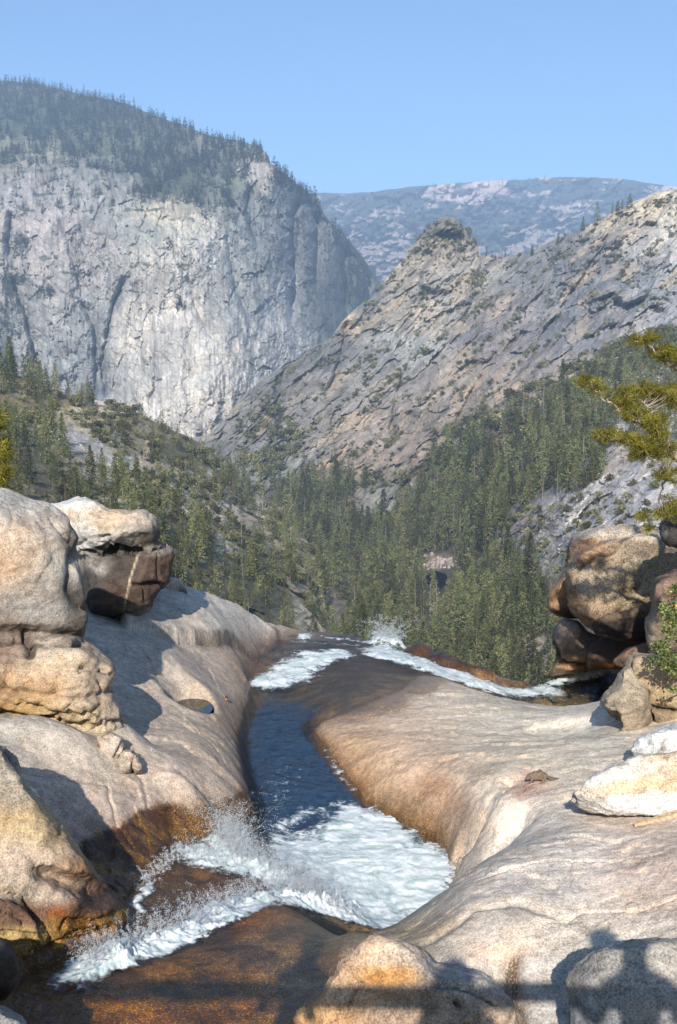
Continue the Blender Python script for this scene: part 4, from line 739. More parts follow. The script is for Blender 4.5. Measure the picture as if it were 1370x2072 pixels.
zone('canyon_wall', [(870,450),(1370,400),(1370,700),(900,700)], 60, 9, 20, None, far=True, weight=clumpy(34, .10, .12, 71))
# mountain top forest
def wtop(x, y): return sst(-.25, .1, fbm(np.stack([x / 60, y / 26, x * 0], -1), 4, 72, .6) + .35 * sst(60, -60, y - (205 + .22 * x)))
zone('mountainside', [(-200,166),(60,167),(250,208),(430,275),(525,296),(545,330),(440,330),(330,372),(200,345),(60,335),(-200,330)], 3400, 13, 21, None, far=True, snag=.05, weight=wtop)
zone('mountainside', [(541,325),(600,372),(640,402),(650,440),(600,400),(556,370)], 150, 14, 24, None, far=True)
zone('mountainside', [(240,320),(400,330),(520,330),(500,420),(420,420),(330,410),(260,400)], 300, 14, 22, None, far=True, weight=clumpy(40, 0))
zone('mountainside', [(-100,320),(300,330),(560,350),(620,420),(600,520),(470,450),(300,430),(-100,440)], 420, 11, 20, None, far=True, weight=clumpy(26, .02, .15, 78))
for c_ in [(92,596,20,12,40),(35,500,24,30,60),(20,570,20,30,50),(365,622,14,7,14),(310,392,34,20,60),(20,640,30,50,80),(160,490,8,30,16),(720,570,30,60,160),(690,470,20,30,50)]:
    zone('mountainside', [(c_[0]-c_[2],c_[1]-c_[3]*.4),(c_[0],c_[1]-c_[3]),(c_[0]+c_[2],c_[1]-c_[3]*.3),(c_[0]+c_[2]*.8,c_[1]+c_[3]),(c_[0]-c_[2]*.8,c_[1]+c_[3]*.8)], c_[4], 12, 22, None, far=True)
scrub('mountainside', [(-100,330),(560,350),(700,480),(760,580),(640,660),(500,600),(300,600),(0,600)], 900, 3, 8, None, weight=clumpy(30, .2, .1, 73))
zone('far_ridge', [(500,396),(745,389),(920,371),(1130,358),(1400,380),(1400,480),(1000,500),(640,520),(500,480)], 2200, 4, 8, None, far=True, weight=clumpy(24, -.02, .12, 74))
# individuals: the 300 that show largest of each kind, the rest as one object
IND.sort(key=lambda a: -a[0])
ZG = {'A': 'conifers on the crest of the left slope', 'B': 'small conifers in the brush of the left slope', 'C': 'conifers behind the big left boulders', 'D': 'conifers on the lower left slope', 'E': 'conifers where the left slope meets the valley', 'V': 'conifers in the valley gap',
 'R': 'conifers below the canyon wall', 'U': 'conifers behind the pine branches', 'F': 'conifers of the valley forest', 'T': 'conifers on the right skyline', 'S': 'scrub on the left slope', 'G': 'scrub on the right granite slope', 'H': 'scrub below the canyon wall'}
LM = {'A': [(40, 'at the far left of the left skyline'), (90, 'left of centre on the left skyline'), (999, 'at the right end of the left skyline stand')],
 'C': [(30, 'at the left edge behind the huge boulder'), (90, 'behind the left shoulder of the huge boulder'), (150, 'above the crack between the two left boulders'), (210, 'above the white cap of the capped boulder'), (270, 'above the square end of the capped boulder'), (330, 'just right of the capped boulder'), (999, 'right of the capped boulder above the slab')],
 'D': [(420, 'just right of the capped boulder'), (500, 'above the long grey slab'), (580, 'above the lower end of the grey slab'), (999, 'above the left end of the waterfall brink')],
 'F': [(640, 'above the left end of the brink'), (700, 'left of the small splash at the brink'), (760, 'behind the small splash at the brink'), (830, 'right of the splash at the brink'), (890, 'below the dark valley pool'), (950, 'above the wet brown rib of rock'), (1010, 'above the foaming chute'), (1070, 'above the right end of the brown rib'), (9999, 'beside the right boulder pile')],
 'R': [(800, 'left of the dark valley pool'), (920, 'above the dark valley pool'), (1030, 'in the middle of the right forest'), (9999, 'above the bare granite slope')],
 'S': [(120, 'near the left edge'), (240, 'above the capped boulder'), (360, 'beside the bare diagonal slabs'), (480, 'right of the bare diagonal slabs'), (999, 'near the valley gap')],
 'H': [(930, 'at the left foot of the canyon wall'), (1000, 'above the left tip of the right forest'), (1060, 'below the middle of the canyon wall'), (1110, 'above the reddish trunk'), (1160, 'left of the upper pine twigs'), (1200, 'behind the leftmost pine twigs'), (1240, 'between the two upper pine branches'), (1300, 'behind the upper pine branch'), (9999, 'behind the pine at the right edge')],
 'G': [(1090, 'beside the forest edge'), (1150, 'above the left side of the boulder pile'), (1210, 'above the lichen-speckled boulder'), (1270, 'left of the pine twigs'), (1330, 'behind the lowest pine twigs'), (9999, 'at the right edge')]}
SHP = ['broad', 'tapering', 'very wide', 'slender', 'round-topped', 'bushy']
def name_it(kd, z, P, H, hp, var):
    x, y = proj(np.array(P)); lm = next((t for lim_, t in LM.get(z, []) if x < lim_), 'among the ' + ZG[z].split(' ', 1)[1] if 0 else ZG[z].split(' ', 1)[1]).replace('of the valley forest', 'in the valley forest')
    lo, hi = dict(A=(770, 790), C=(930, 1010), D=(1110, 1210), F=(1190, 1270), R=(980, 1060), S=(880, 970), G=(1010, 1070), H=(780, 830)).get(z, (0, 1e9)); row = 'upper ' if y < lo else ('lower ' if y > hi else ('' if hi > 1e8 else 'middle '))
    sz = 'large ' if hp > (95 if kd == 'fir' else 24) else ('small ' if hp < (78 if kd == 'fir' else 19) else '')
    if kd == 'fir': return row + sz + SHP[var] + ' conifer ' + lm
    if kd == 'snag': return row + 'bare grey dead tree ' + lm
    return row + sz + 'round green shrub ' + lm
cnt = dict(fir=0, snag=0, shrub=0)
for hp, kd, P, H, z in IND:
    cnt[kd] += 1; lim = dict(fir=300, snag=70, shrub=160)[kd]
    if cnt[kd] > lim:
        T_ = STS if kd == 'shrub' else STF; T_['p'].append(P); T_['s'].append(H); T_['i'].append(int(rs.integers(8, 11)) if kd == 'shrub' else (int(rs.integers(11, 13)) if kd == 'snag' else int(rs.integers(0, 5)))); continue
    rz_ = rs.uniform(0, 6.28); wd = rs.uniform(.85, 1.25)
    if kd == 'fir':
        vi = int(rs.integers(len(CON))); e = empty('conifer_tree', P, name_it(kd, z, P, H, hp, vi), 'conifer', ZG[z]); cr, tk = CON[vi]; link('crown', cr, e); link('trunk', tk, e); e.scale = (H * wd, H * wd, H)
    elif kd == 'snag':
        e = link('dead_tree', SNAG[int(rs.integers(3))]); e.location = P; e.scale = (H, H, H); tag(e, name_it(kd, z, P, H, hp, 0), 'dead tree', 'dead trees among the ' + ZG[z])
    else:
        e = link('oak_shrub', SHR[int(rs.integers(4))]); e.location = P; e.scale = (H * wd * 1.3, H * wd * 1.3, H); tag(e, name_it(kd, z, P, H, hp, 0), 'shrub', ZG[z])
    e.rotation_euler = (0, 0, rz_)
_by = {}
for o in list(COL.objects):
    if o.parent is None and o.get('group') and o.name.startswith(('conifer_tree', 'dead_tree', 'oak_shrub')): _by.setdefault(o['label'], []).append(o)
ORD = ['leftmost', 'second from left', 'third from left', 'fourth from left', 'fifth from left', 'sixth from left', 'seventh from left', 'eighth from left', 'ninth from left', 'tenth from left', 'eleventh from left', 'twelfth from left']; NUM = 'two three four five six seven eight nine ten eleven twelve'.split()
for lb, os_ in _by.items():
    if 2 <= len(os_) <= 12:
        os_.sort(key=lambda o: float(proj(np.array(o.location)[None])[0][0]))
        for i_, o in enumerate(os_):
            t_ = lb + ', ' + (ORD[i_] if i_ < len(os_) - 1 else 'rightmost') + ' of ' + NUM[len(os_) - 2]
            if len(t_.split()) <= 16: o['label'] = t_
scatter('distant_forest', STF['p'], STF['i'], STF['s'], 'distant conifer forest over the valley and mountain tops', 'forest')
scatter('distant_scrub', STS['p'], STS['i'], STS['s'], 'small dark scrub dotted over the far granite walls', 'scrub')
# ---- Emerald-like pool seen between the trees, and its pale boulder bank
def on_sheet(sh, x, y):
    s = SH[sh]; j = int(round((x - s['PX'][0, 0]) / (s['PX'][0, -1] - s['PX'][0, 0]) * (s['PX'].shape[1] - 1))); i = int(np.argmin(abs(s['PY'][:, j] - y))); return s['V'][i, j], s['D'][i, j]
s = SH['canyon_wall']; mk = (((s['PX'] - 884) / 22) ** 2 + ((s['PY'] - 1172) / 17) ** 2) + .9 * fbm(np.stack([s['PX'] / 14, s['PY'] / 9, s['PX'] * 0], -1), 4, 88) < 1
Fp = grid_faces(*mk.shape, mk)[:, ::-1]; Vp, Fp = compact(PD(s['PX'], s['PY'], np.full_like(s['D'], s['D'][mk].min() - 6)).reshape(-1, 3), Fp)
k = N('pool water'); k.b.inputs['Base Color'].default_value = (.004, .006, .007, 1); k.b.inputs['Roughness'].default_value = .15; M['pool'] = k.m
tag(link('valley_pool', new_mesh('valley_pool', Vp, Fp, M['pool'])), kind='structure')
# haze: even air round the whole scene
bm = bmesh.new(); bmesh.ops.create_cube(bm, size=1); hm = bpy.data.meshes.new('haze'); bm.to_mesh(hm); bm.free()
for v in hm.vertices: v.co = (v.co.x * 18400, 6000 + v.co.y * 16400, 480 + v.co.z * 1350)
hz = link('haze', hm); mt = bpy.data.materials.new('haze'); mt.use_nodes = True; t_ = mt.node_tree; t_.nodes.remove(t_.nodes['Principled BSDF'])
pv = t_.nodes.new('ShaderNodeVolumePrincipled'); pv.inputs['Density'].default_value = HAZE_D; pv.inputs['Color'].default_value = HAZE_C; pv.inputs['Anisotropy'].default_value = 0.0
t_.links.new(pv.outputs[0], t_.nodes['Material Output'].inputs['Volume']); hm.materials.append(mt); tag(hz, 'thin blue haze filling the canyon air', 'haze', kind='stuff')
# ================================================================== BOULDERS (closed solids: outline, own thickness, voxel-joined, weathered)
def lump(outl, D, front, back, c=None, flat=.55, dD=None):
    """a rounded solid whose rim follows an outline seen from the bridge; D metres away, bulging forward and back"""
    o = np.array([p[:2] for p in outl], float); Dv = np.array([p[2] if len(p) > 2 else D for p in outl], float); n = len(o)
    cx, cy = c if c else o.mean(0); Dc = D; V = []; Fc = []
    steps = [(-1, .0, .30), (-.86, .0, .42 + flat * .4), (-.5, 0, .80 + flat * .18), (0, 0, 1.0)]
    rings = []
    for k, s in ((front, -1), (back, 1)):
        for sc, off in ((.30, 1.0), (.62, .90), (.86, .62), (.97, .28)):
            rings.append((sc, s * k * off))
    fr = rings[:4]; bk = rings[4:][::-1]; seq = fr + [(1.0, 0.)] + bk
    for sc, off in seq:
        x = cx + (o[:, 0] - cx) * sc; y = cy + (o[:, 1] - cy) * sc; d = Dc * (1 - sc) + Dv * sc + off
        # keep true size while moving along the view: the back rings stay inside the silhouette
        V.append(PD(x, y, d))
    V = np.concatenate(V); R_ = len(seq)
    for r in range(R_ - 1):
        for j in range(n): Fc.append((r * n + j, r * n + (j + 1) % n, (r + 1) * n + (j + 1) % n, (r + 1) * n + j))
    Fc.append(tuple(range(n))[::-1]); Fc.append(tuple((R_ - 1) * n + j for j in range(n)))
    return V, Fc
crng = np.random.default_rng(5)
def chisel(V, Fc, n, cut):
    """split flat faces off a rounded solid, as joints do"""
    m = bpy.data.meshes.new('tmp'); m.from_pydata([tuple(v) for v in V], [], Fc); bm = bmesh.new(); bm.from_mesh(m); bpy.data.meshes.remove(m)
    V = np.array(V); c = V.mean(0)
    for k in range(n):
        d = crng.normal(0, 1, 3); d[1] = -abs(d[1]) * 1.3 if k % 4 else d[1]; d[2] = d[2] * .9 + .15; d /= np.linalg.norm(d)
        h = (V @ d).max(); r = h - c @ d; silh = 1 - abs(d[1]); f = cut * crng.uniform(.5, 1.2) * (1 - .72 * silh); co = c + d * r * (1 - f)
        g = bm.verts[:] + bm.edges[:] + bm.faces[:]; res = bmesh.ops.bisect_plane(bm, geom=g, plane_co=co, plane_no=d, clear_outer=True)
        ed = [e for e in res['geom_cut'] if isinstance(e, bmesh.types.BMEdge)]
        if ed: bmesh.ops.holes_fill(bm, edges=ed, sides=0)
    bm.verts.index_update(); out = [tuple(v.co) for v in bm.verts], [tuple(v.index for v in f.verts) for f in bm.faces]; bm.free(); return out
BN = []
def boulder(name, label, cat, lumps, colors, voxel=.035, smooth=6, amp=.05, sc=1.3, grooves=(), wet=(), group=None, mat='boulder', fine=.016, k=.72, strata=None, warp=10, vein=None, part_of=None, ridge=.5, ledge=None, fac=.03, strata_y=None, cuts=18, cut=.34):
    V = []; Fc = []; smooth = 2
    for v, f in lumps:
        v, f = chisel(v, f, cuts, cut)
        b = len(V); V += [tuple(p) for p in v]; Fc += [tuple(i + b for i in q) for q in f]
    m = bpy.data.meshes.new('tmp'); m.from_pydata(V, [], Fc)
    bm = bmesh.new(); bm.from_mesh(m); bmesh.ops.recalc_face_normals(bm, faces=bm.faces); bm.to_mesh(m); bm.free()
    o = bpy.data.objects.new('tmp', m); COL.objects.link(o)
    r = o.modifiers.new('r', 'REMESH'); r.mode = 'VOXEL'; r.voxel_size = voxel; s_ = o.modifiers.new('s', 'SMOOTH'); s_.factor = .5; s_.iterations = smooth
    dg = bpy.context.evaluated_depsgraph_get(); me = bpy.data.meshes.new_from_object(o.evaluated_get(dg)); bpy.data.objects.remove(o); bpy.data.meshes.remove(m)
    n = len(me.vertices); P = np.empty(n * 3, np.float32); me.vertices.foreach_get('co', P); P = P.reshape(-1, 3).astype(float)
    Nn = np.empty(n * 3, np.float32); me.vertices.foreach_get('normal', Nn); Nn = Nn.reshape(-1, 3)
    q = P * sc; h = amp * (fbm(q, 5, 201) * 1.6 + ridge * (fbm(q * .8, 4, 211, .5, True) - .45)) + fine * fbm(q * 7, 4, 221, .65) * 2
    fs1 = .62 / max(sc, .9) * 1.1
    for q_, (a_, s_) in enumerate([(fac, fs1), (fac * .38, fs1 * .38)]):
        U_ = np.stack([P[:, 0] + .55 * P[:, 1], 1.35 * P[:, 2] + .35 * P[:, 1] - .25 * P[:, 0]], -1) / s_; U_ = U_ + .25 * np.stack([fbm(P * 1.7 / s_ * .6, 3, 261), fbm(P * 1.7 / s_ * .6, 3, 262)], -1)
        pl_, e_, _ = facets(U_, 270 + q_); h = h + a_ * pl_ * 1.3 * sst(0, .12, e_) - a_ * .30 * np.exp(-e_ / .05) * (q_ == 0)
    if strata is not None:
        az, dz, am = strata; t = P[:, 2] * dz + P[:, 0] * az + .35 * fbm(P * 1.2, 4, 231) + .12 * fbm(P * 5, 3, 232); fr_ = t - np.floor(t); Xp, Yp = proj(P); am = am * (sst(strata_y - 12, strata_y + 12, Yp) if strata_y else 1.); h = h + am * (sst(0, .22, fr_) * sst(1, .8, fr_) - .8)
        bl = fbm(P * np.array([2.6, 2.6, 3.2]), 3, 233, .5, True); h = h - am * 1.1 * sst(.68, .92, bl)
    P2 = P + Nn * h[:, None]; X, Y = proj(P2); gd = np.zeros(n)
    face = ((P2 - CAM) * Nn).sum(1) < .05 * P2[:, 1]
    Xw = X + 5 * fbm(P * 3, 3, 241) * 2; Yw = Y + 5 * fbm(P * 3, 3, 242) * 2
    for pts, wd, dp in grooves:
        g = np.exp(-(seg_dist(Xw, Yw, pts) / wd) ** 2) * dp * face; gd = np.maximum(gd, g)
    P2 = P2 - Nn * (gd * 1.5)[:, None]; crk = np.clip(gd / .06, 0, 1)
    if ledge:
        for pts, dp in ledge:
            i_ = sst(3, -3, sdist(Xw, Yw, pts)) * face; P2 = P2 - Nn * (dp * i_)[:, None]
    me.vertices.foreach_set('co', P2.astype(np.float32).ravel()); me.update()
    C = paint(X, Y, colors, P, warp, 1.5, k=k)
    if vein:
        for pts, wd, cc in vein:
            g = np.exp(-(seg_dist(Xw * .15 + X * .85, Yw * .15 + Y * .85, pts) / (wd * 1.6)) ** 2)[:, None]; C = C * (1 - g) + lin(cc) * .8 * g
    bn_ = fbm(P * np.array([1.5, 1.5, 3.]), 5, 251, .65); C = C * (1 + .5 * bn_)[:, None]
    li = sst(.12, .3, fbm(P * 2.7, 5, 252, .65)); C = C * (1 - .30 * li)[:, None]
    C = C * (1 - .5 * sst(.45, 1, crk))[:, None]
    W = np.zeros(n)
    for x, y, rx, ry in wet: W = np.maximum(W, np.exp(-(((Xw - x) / rx) ** 2 + ((Yw - y) / ry) ** 2) ** 1.5))
    for p in me.polygons: pass
    me.polygons.foreach_set('use_smooth', np.ones(len(me.polygons), bool)); me.materials.clear(); me.materials.append(M[mat]); vcol(me, 'Col', C); vcol(me, 'Wet', W)
    ob = link(name, me, part_of)
    if not part_of: tag(ob, label, cat, group)
    return ob
g1, tan_, wht, drk, brn = (186,174,158), (206,178,148), (226,216,200), (70,60,54), (120,96,74)
# --- left bank, the big overhanging boulder: smooth upper mass over a layered, cracked belly
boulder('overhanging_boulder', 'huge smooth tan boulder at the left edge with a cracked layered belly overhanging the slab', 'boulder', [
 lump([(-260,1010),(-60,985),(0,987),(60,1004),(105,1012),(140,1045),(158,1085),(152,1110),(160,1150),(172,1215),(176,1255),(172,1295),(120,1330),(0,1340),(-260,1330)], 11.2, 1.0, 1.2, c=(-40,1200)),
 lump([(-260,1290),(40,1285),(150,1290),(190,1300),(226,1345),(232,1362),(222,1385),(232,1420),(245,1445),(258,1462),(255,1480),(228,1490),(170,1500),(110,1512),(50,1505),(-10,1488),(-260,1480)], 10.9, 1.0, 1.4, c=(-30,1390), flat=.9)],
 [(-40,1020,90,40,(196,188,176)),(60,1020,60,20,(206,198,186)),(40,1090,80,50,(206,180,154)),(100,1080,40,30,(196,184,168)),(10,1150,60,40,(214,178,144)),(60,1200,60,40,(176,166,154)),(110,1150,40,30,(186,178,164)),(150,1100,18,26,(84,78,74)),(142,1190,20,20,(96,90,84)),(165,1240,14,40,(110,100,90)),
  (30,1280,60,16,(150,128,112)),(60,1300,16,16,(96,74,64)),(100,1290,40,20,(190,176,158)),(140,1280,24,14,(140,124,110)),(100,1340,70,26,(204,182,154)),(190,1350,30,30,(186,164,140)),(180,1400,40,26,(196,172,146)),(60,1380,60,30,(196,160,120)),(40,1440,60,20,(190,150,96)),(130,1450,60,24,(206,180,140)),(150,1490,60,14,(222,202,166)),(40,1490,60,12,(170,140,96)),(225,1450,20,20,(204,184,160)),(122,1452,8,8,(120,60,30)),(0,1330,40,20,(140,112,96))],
 voxel=.028, smooth=5, amp=.06, sc=1.1, grooves=[([(-20,1300),(40,1292),(100,1302),(170,1300)], 7, .07), ([(50,1285),(62,1300),(60,1320)], 8, .10), ([(95,1352),(150,1348),(215,1360)], 3, .05), ([(160,1360),(168,1380),(150,1400),(110,1404)], 3, .035), ([(0,1370),(40,1420),(100,1440),(150,1450)], 3, .05), ([(-10,1440),(60,1455),(115,1450)], 4, .06), ([(115,1445),(128,1470),(122,1500)], 3, .05), ([(60,1380),(30,1440)], 2.5, .03), ([(180,1450),(220,1458),(255,1462)], 3, .05), ([(20,1340),(26,1400)], 2, .03), ([(0,1478),(90,1492),(130,1480)], 3, .05), ([(150,1120),(140,1190),(165,1230)], 9, .05), ([(100,1045),(150,1105)], 2.5, .03), ([(160,1400),(170,1440),(205,1450)], 2.5, .03)],
 k=.68, strata=(.35, 3.2, .06), strata_y=1345, fac=.02)
# --- second boulder on the bank with a pale vein
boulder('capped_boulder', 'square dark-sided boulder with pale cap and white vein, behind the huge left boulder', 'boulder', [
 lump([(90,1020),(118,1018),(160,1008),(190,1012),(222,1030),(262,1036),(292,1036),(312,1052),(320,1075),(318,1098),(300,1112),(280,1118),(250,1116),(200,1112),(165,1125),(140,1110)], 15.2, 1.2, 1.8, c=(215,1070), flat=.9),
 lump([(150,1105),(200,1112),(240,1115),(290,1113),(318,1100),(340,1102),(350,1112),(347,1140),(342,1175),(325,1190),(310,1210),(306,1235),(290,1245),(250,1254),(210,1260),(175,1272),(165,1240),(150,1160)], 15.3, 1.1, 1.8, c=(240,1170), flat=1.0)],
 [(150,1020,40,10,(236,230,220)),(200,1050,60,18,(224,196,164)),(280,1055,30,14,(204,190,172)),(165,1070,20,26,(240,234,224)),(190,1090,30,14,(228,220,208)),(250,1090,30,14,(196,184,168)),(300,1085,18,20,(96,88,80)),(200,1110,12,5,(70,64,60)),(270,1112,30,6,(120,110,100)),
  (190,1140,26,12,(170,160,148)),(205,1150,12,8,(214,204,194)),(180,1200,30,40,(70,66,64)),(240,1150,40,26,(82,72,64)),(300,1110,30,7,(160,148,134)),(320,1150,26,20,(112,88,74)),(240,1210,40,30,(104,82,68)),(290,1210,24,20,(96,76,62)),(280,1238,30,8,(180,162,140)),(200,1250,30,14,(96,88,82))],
 voxel=.028, smooth=4, amp=.05, sc=1.3, grooves=[([(165,1118),(205,1122),(240,1108),(262,1112),(300,1116),(345,1100)], 4, .10), ([(205,1088),(218,1082),(226,1100),(240,1108)], 3, .05), ([(205,1100),(220,1106),(228,1118)], 5, .06), ([(235,1120),(245,1150)], 4, .05), ([(265,1184),(300,1184),(325,1180)], 4, .08), ([(288,1184),(296,1215)], 3, .04), ([(235,1250),(260,1240),(300,1230)], 3, .05), ([(318,1120),(320,1175)], 3, .03), ([(175,1130),(200,1135)], 2.5, .03), ([(180,1142),(198,1146)], 2.5, .03)],
 vein=[([(283,1100),(280,1120),(276,1132),(262,1175),(252,1230),(246,1256)], 1.0, (196,178,148))], k=.66)
boulder('flat_topped_boulder', 'small grey rock on the slab just right of the pale-capped boulder', 'boulder', [lump([(312,1178),(330,1170),(352,1168),(370,1176),(376,1190),(380,1205),(372,1218),(345,1224),(318,1222),(300,1212)], 17.4, .4, .7, flat=.8)],
 [(345,1180,30,10,(206,194,176)),(340,1205,30,10,(170,164,156)),(370,1205,10,10,(100,90,80))], voxel=.035, amp=.03, grooves=[([(366,1180),(368,1205)], 3, .04)], k=.7)
# --- sloping buttress at lower left
boulder('sloping_buttress', 'long tan rock ramp sloping down into the water at lower left, golden at its foot', 'boulder', [
 lump([(-200,1480),(0,1508),(24,1545),(60,1590),(100,1640),(150,1700),(200,1765),(240,1815,8.5),(262,1845,8.5),(255,1866,8.3),(225,1895,7.9),(200,1918,7.6),(165,1934,7.45),(110,1942,7.3),(60,1946,7.2),(0,1960,7.1),(-200,1990,7.0)], 8.0, .6, 1.2, c=(20,1740), flat=.8),
 lump([(-200,1800),(0,1812),(45,1830),(80,1870),(90,1905),(60,1925),(20,1944),(-200,1990)], 7.25, .35, .6, c=(-30,1880), flat=.9)],
 [(0,1540,40,30,(160,148,132)),(20,1590,40,30,(176,160,138)),(100,1680,50,30,(188,160,120)),(40,1660,50,30,(190,164,124)),(160,1760,40,26,(176,136,96)),(60,1740,60,40,(196,172,148)),(120,1790,50,30,(190,166,144)),(200,1810,30,22,(118,86,66)),(170,1840,40,14,(130,92,66)),(120,1850,14,8,(176,96,40)),(60,1780,50,16,(206,184,156)),
  (30,1812,50,8,(222,204,176)),(10,1850,40,24,(132,100,78)),(60,1860,24,18,(126,92,70)),(40,1900,50,14,(196,166,110)),(190,1875,50,16,(186,134,58)),(230,1855,24,10,(206,158,74)),(150,1900,40,14,(176,126,54)),(110,1915,50,14,(196,150,80)),(40,1935,30,10,(206,170,96))],
 voxel=.022, smooth=5, amp=.045, sc=1.5, grooves=[([(0,1800),(50,1822),(80,1862),(90,1900)], 4, .05), ([(120,1880),(130,1860),(200,1868),(230,1850)], 4, .05), ([(60,1930),(110,1908),(170,1900),(230,1878)], 4, .04), ([(130,1895),(170,1885),(205,1880)], 3, .04), ([(0,1845),(40,1858),(48,1875)], 2.5, .03), ([(0,1885),(50,1892),(88,1890)], 3, .03)],
 wet=[(190,1880,80,34),(200,1825,50,30),(60,1930,80,16)], k=.66, fac=.022)
boulder('wedged_slab', 'narrow grey slab with a bright white end, lying along the top of the rock ramp', 'boulder', [lump([(-160,1490),(0,1510),(20,1530),(42,1560),(60,1592),(80,1620),(98,1648),(102,1662),(88,1662),(60,1640),(40,1618),(26,1596),(0,1580),(-160,1560)], 8.3, .35, .45, c=(20,1570), flat=.7)],
 [(0,1530,40,20,(150,140,126)),(30,1570,30,16,(176,160,140)),(60,1620,24,20,(236,228,214)),(80,1640,20,16,(240,232,216))], voxel=.02, amp=.02, sc=2, k=.7)
boulder('broken_block', 'pale angular block with cracks sitting under the overhang, left one of two', 'boulder', [lump([(196,1490),(230,1482),(252,1492),(252,1518),(236,1540),(214,1560),(196,1550)], 10.4, .3, .5, flat=1.)], [(225,1520,40,(206,186,166))], voxel=.02, amp=.02, sc=2, grooves=[([(250,1500),(225,1545)], 2.5, .03)], k=.7)
boulder('broken_block', 'pale rounded block split by a crack, right one of two under the overhang', 'boulder', [lump([(228,1545),(250,1516),(270,1516),(284,1532),(292,1550),(290,1568),(262,1570),(232,1566)], 10.32, .3, .45, flat=1.)], [(262,1545,40,(200,180,160))], voxel=.02, amp=.02, sc=2, grooves=[([(272,1518),(270,1540),(266,1568)], 2.5, .04)], k=.7)
boulder('shore_boulder', 'dark shaded rock at the left edge beside the brown shallows', 'boulder', [lump([(-150,1900),(0,1908),(22,1930),(34,1960),(30,1985),(14,2010),(0,2022),(-150,2040)], 6.55, .5, .7, c=(-50,1965))], [(0,1960,60,(96,84,74))], voxel=.025, amp=.05, k=.5)
boulder('shore_boulder', 'grey rock in the very bottom left corner', 'boulder', [lump([(-150,2000),(0,2022),(24,2030),(48,2060),(60,2110),(40,2180),(-150,2200)], 5.9, .4, .7, c=(-50,2100))], [(20,2060,60,(196,190,180))], voxel=.022, amp=.04, k=.5)
# --- bottom of the frame
boulder('front_boulder', 'rounded tan boulder at the bottom centre right beside the shallow water', 'boulder', [
 lump([(560,2130),(600,2055),(662,2008),(676,1968),(690,1930),(706,1904),(738,1893),(790,1898),(850,1918),(880,1948),(930,1962),(980,1975),(1020,2005),(1050,2040),(1075,2080),(1085,2160),(900,2230),(640,2230)], 6.15, .55, .9, c=(810,2080), flat=.55)],
 [(730,1920,50,24,(214,178,142)),(800,1930,50,24,(206,184,160)),(690,1980,30,30,(206,168,132)),(790,1970,50,14,(214,158,92)),(880,1960,40,20,(176,166,156)),(960,1990,50,20,(190,180,168)),(780,2040,90,30,(176,148,122)),(900,2050,70,30,(186,160,134)),(660,2060,50,30,(206,160,110)),(1000,2040,40,30,(196,170,144))],
 voxel=.018, smooth=6, amp=.035, sc=1.5, grooves=[([(700,2040),(726,2000),(745,1985),(775,1975)], 2.6, .03), ([(860,1990),(930,2000),(975,2015),(1010,2040)], 3, .035), ([(720,1998),(700,1985)], 2, .02), ([(926,2025),(930,2030)], 7, .06)], k=.66)
boulder('corner_boulder', 'large rounded grey boulder in the bottom right corner crossed by the railing shadow', 'boulder', [
 lump([(1146,2020),(1150,1978),(1170,1950),(1200,1928),(1235,1915),(1290,1904),(1370,1902),(1500,1902),(1560,2000),(1560,2250),(1300,2260),(1160,2200),(1150,2100)], 6.0, .5, 1.0, c=(1350,2090), flat=.6)],
 [(1290,1950,120,40,(176,168,156)),(1200,1990,40,40,(150,146,142)),(1330,2050,100,40,(150,146,142)),(1210,2060,60,40,(150,150,150))], voxel=.018, smooth=6, amp=.03, sc=1.5, k=.62, fine=.014, fac=.012)
# --- right bank pile
boulder('lichen_boulder', 'great brown lichen-speckled boulder on top of the pile at the right', 'boulder', [
 lump([(1150,1150),(1172,1120),(1200,1100),(1240,1088),(1290,1082),(1350,1085),(1460,1090),(1460,1240),(1330,1230),(1290,1245),(1240,1262),(1205,1278),(1185,1262),(1160,1240),(1148,1215),(1146,1180)], 17.3, 1.6, 2.4, c=(1270,1170), flat=.6),
 lump([(1140,1108),(1150,1090),(1175,1078),(1210,1070),(1260,1070),(1330,1076),(1440,1080),(1440,1110),(1240,1120),(1190,1150),(1155,1160),(1143,1135)], 18.6, .9, 1.6, c=(1250,1100), flat=.6)],
 [(1200,1082,50,10,(160,150,140)),(1270,1080,60,8,(190,170,144)),(1165,1110,22,20,(90,82,76)),(1200,1110,30,12,(150,116,86)),(1260,1100,40,10,(140,120,98)),(1200,1130,30,14,(150,116,84)),(1200,1170,40,26,(168,150,128)),(1250,1150,50,24,(156,138,112)),(1300,1140,50,24,(120,108,90)),(1220,1220,50,24,(150,126,100)),(1270,1210,40,24,(142,126,98)),(1160,1190,16,30,(116,94,70)),(1340,1120,40,30,(110,98,84)),(1200,1250,30,14,(112,88,68))],
 voxel=.06, smooth=5, amp=.10, sc=.7, grooves=[([(1290,1190),(1262,1195),(1275,1215),(1290,1228)], 2.5, .06), ([(1165,1150),(1200,1122),(1240,1116)], 5, .12), ([(1205,1118),(1215,1108),(1245,1102),(1255,1090)], 3, .08)], k=1.0, fine=.03, mat='lichen', fac=.07)
boulder('pile_boulder', 'smooth orange-brown boulder poking out left behind the lichen-speckled boulder', 'boulder', [lump([(1107,1212),(1112,1196),(1130,1178),(1150,1150),(1180,1150),(1190,1200),(1180,1250),(1150,1250),(1128,1246),(1112,1232)], 18.8, .9, 1.4, flat=.6)], [(1140,1200,40,(166,126,90)),(1112,1220,12,14,(190,150,110)),(1145,1235,20,14,(90,76,64))], voxel=.06, amp=.06, sc=.8, k=.82)
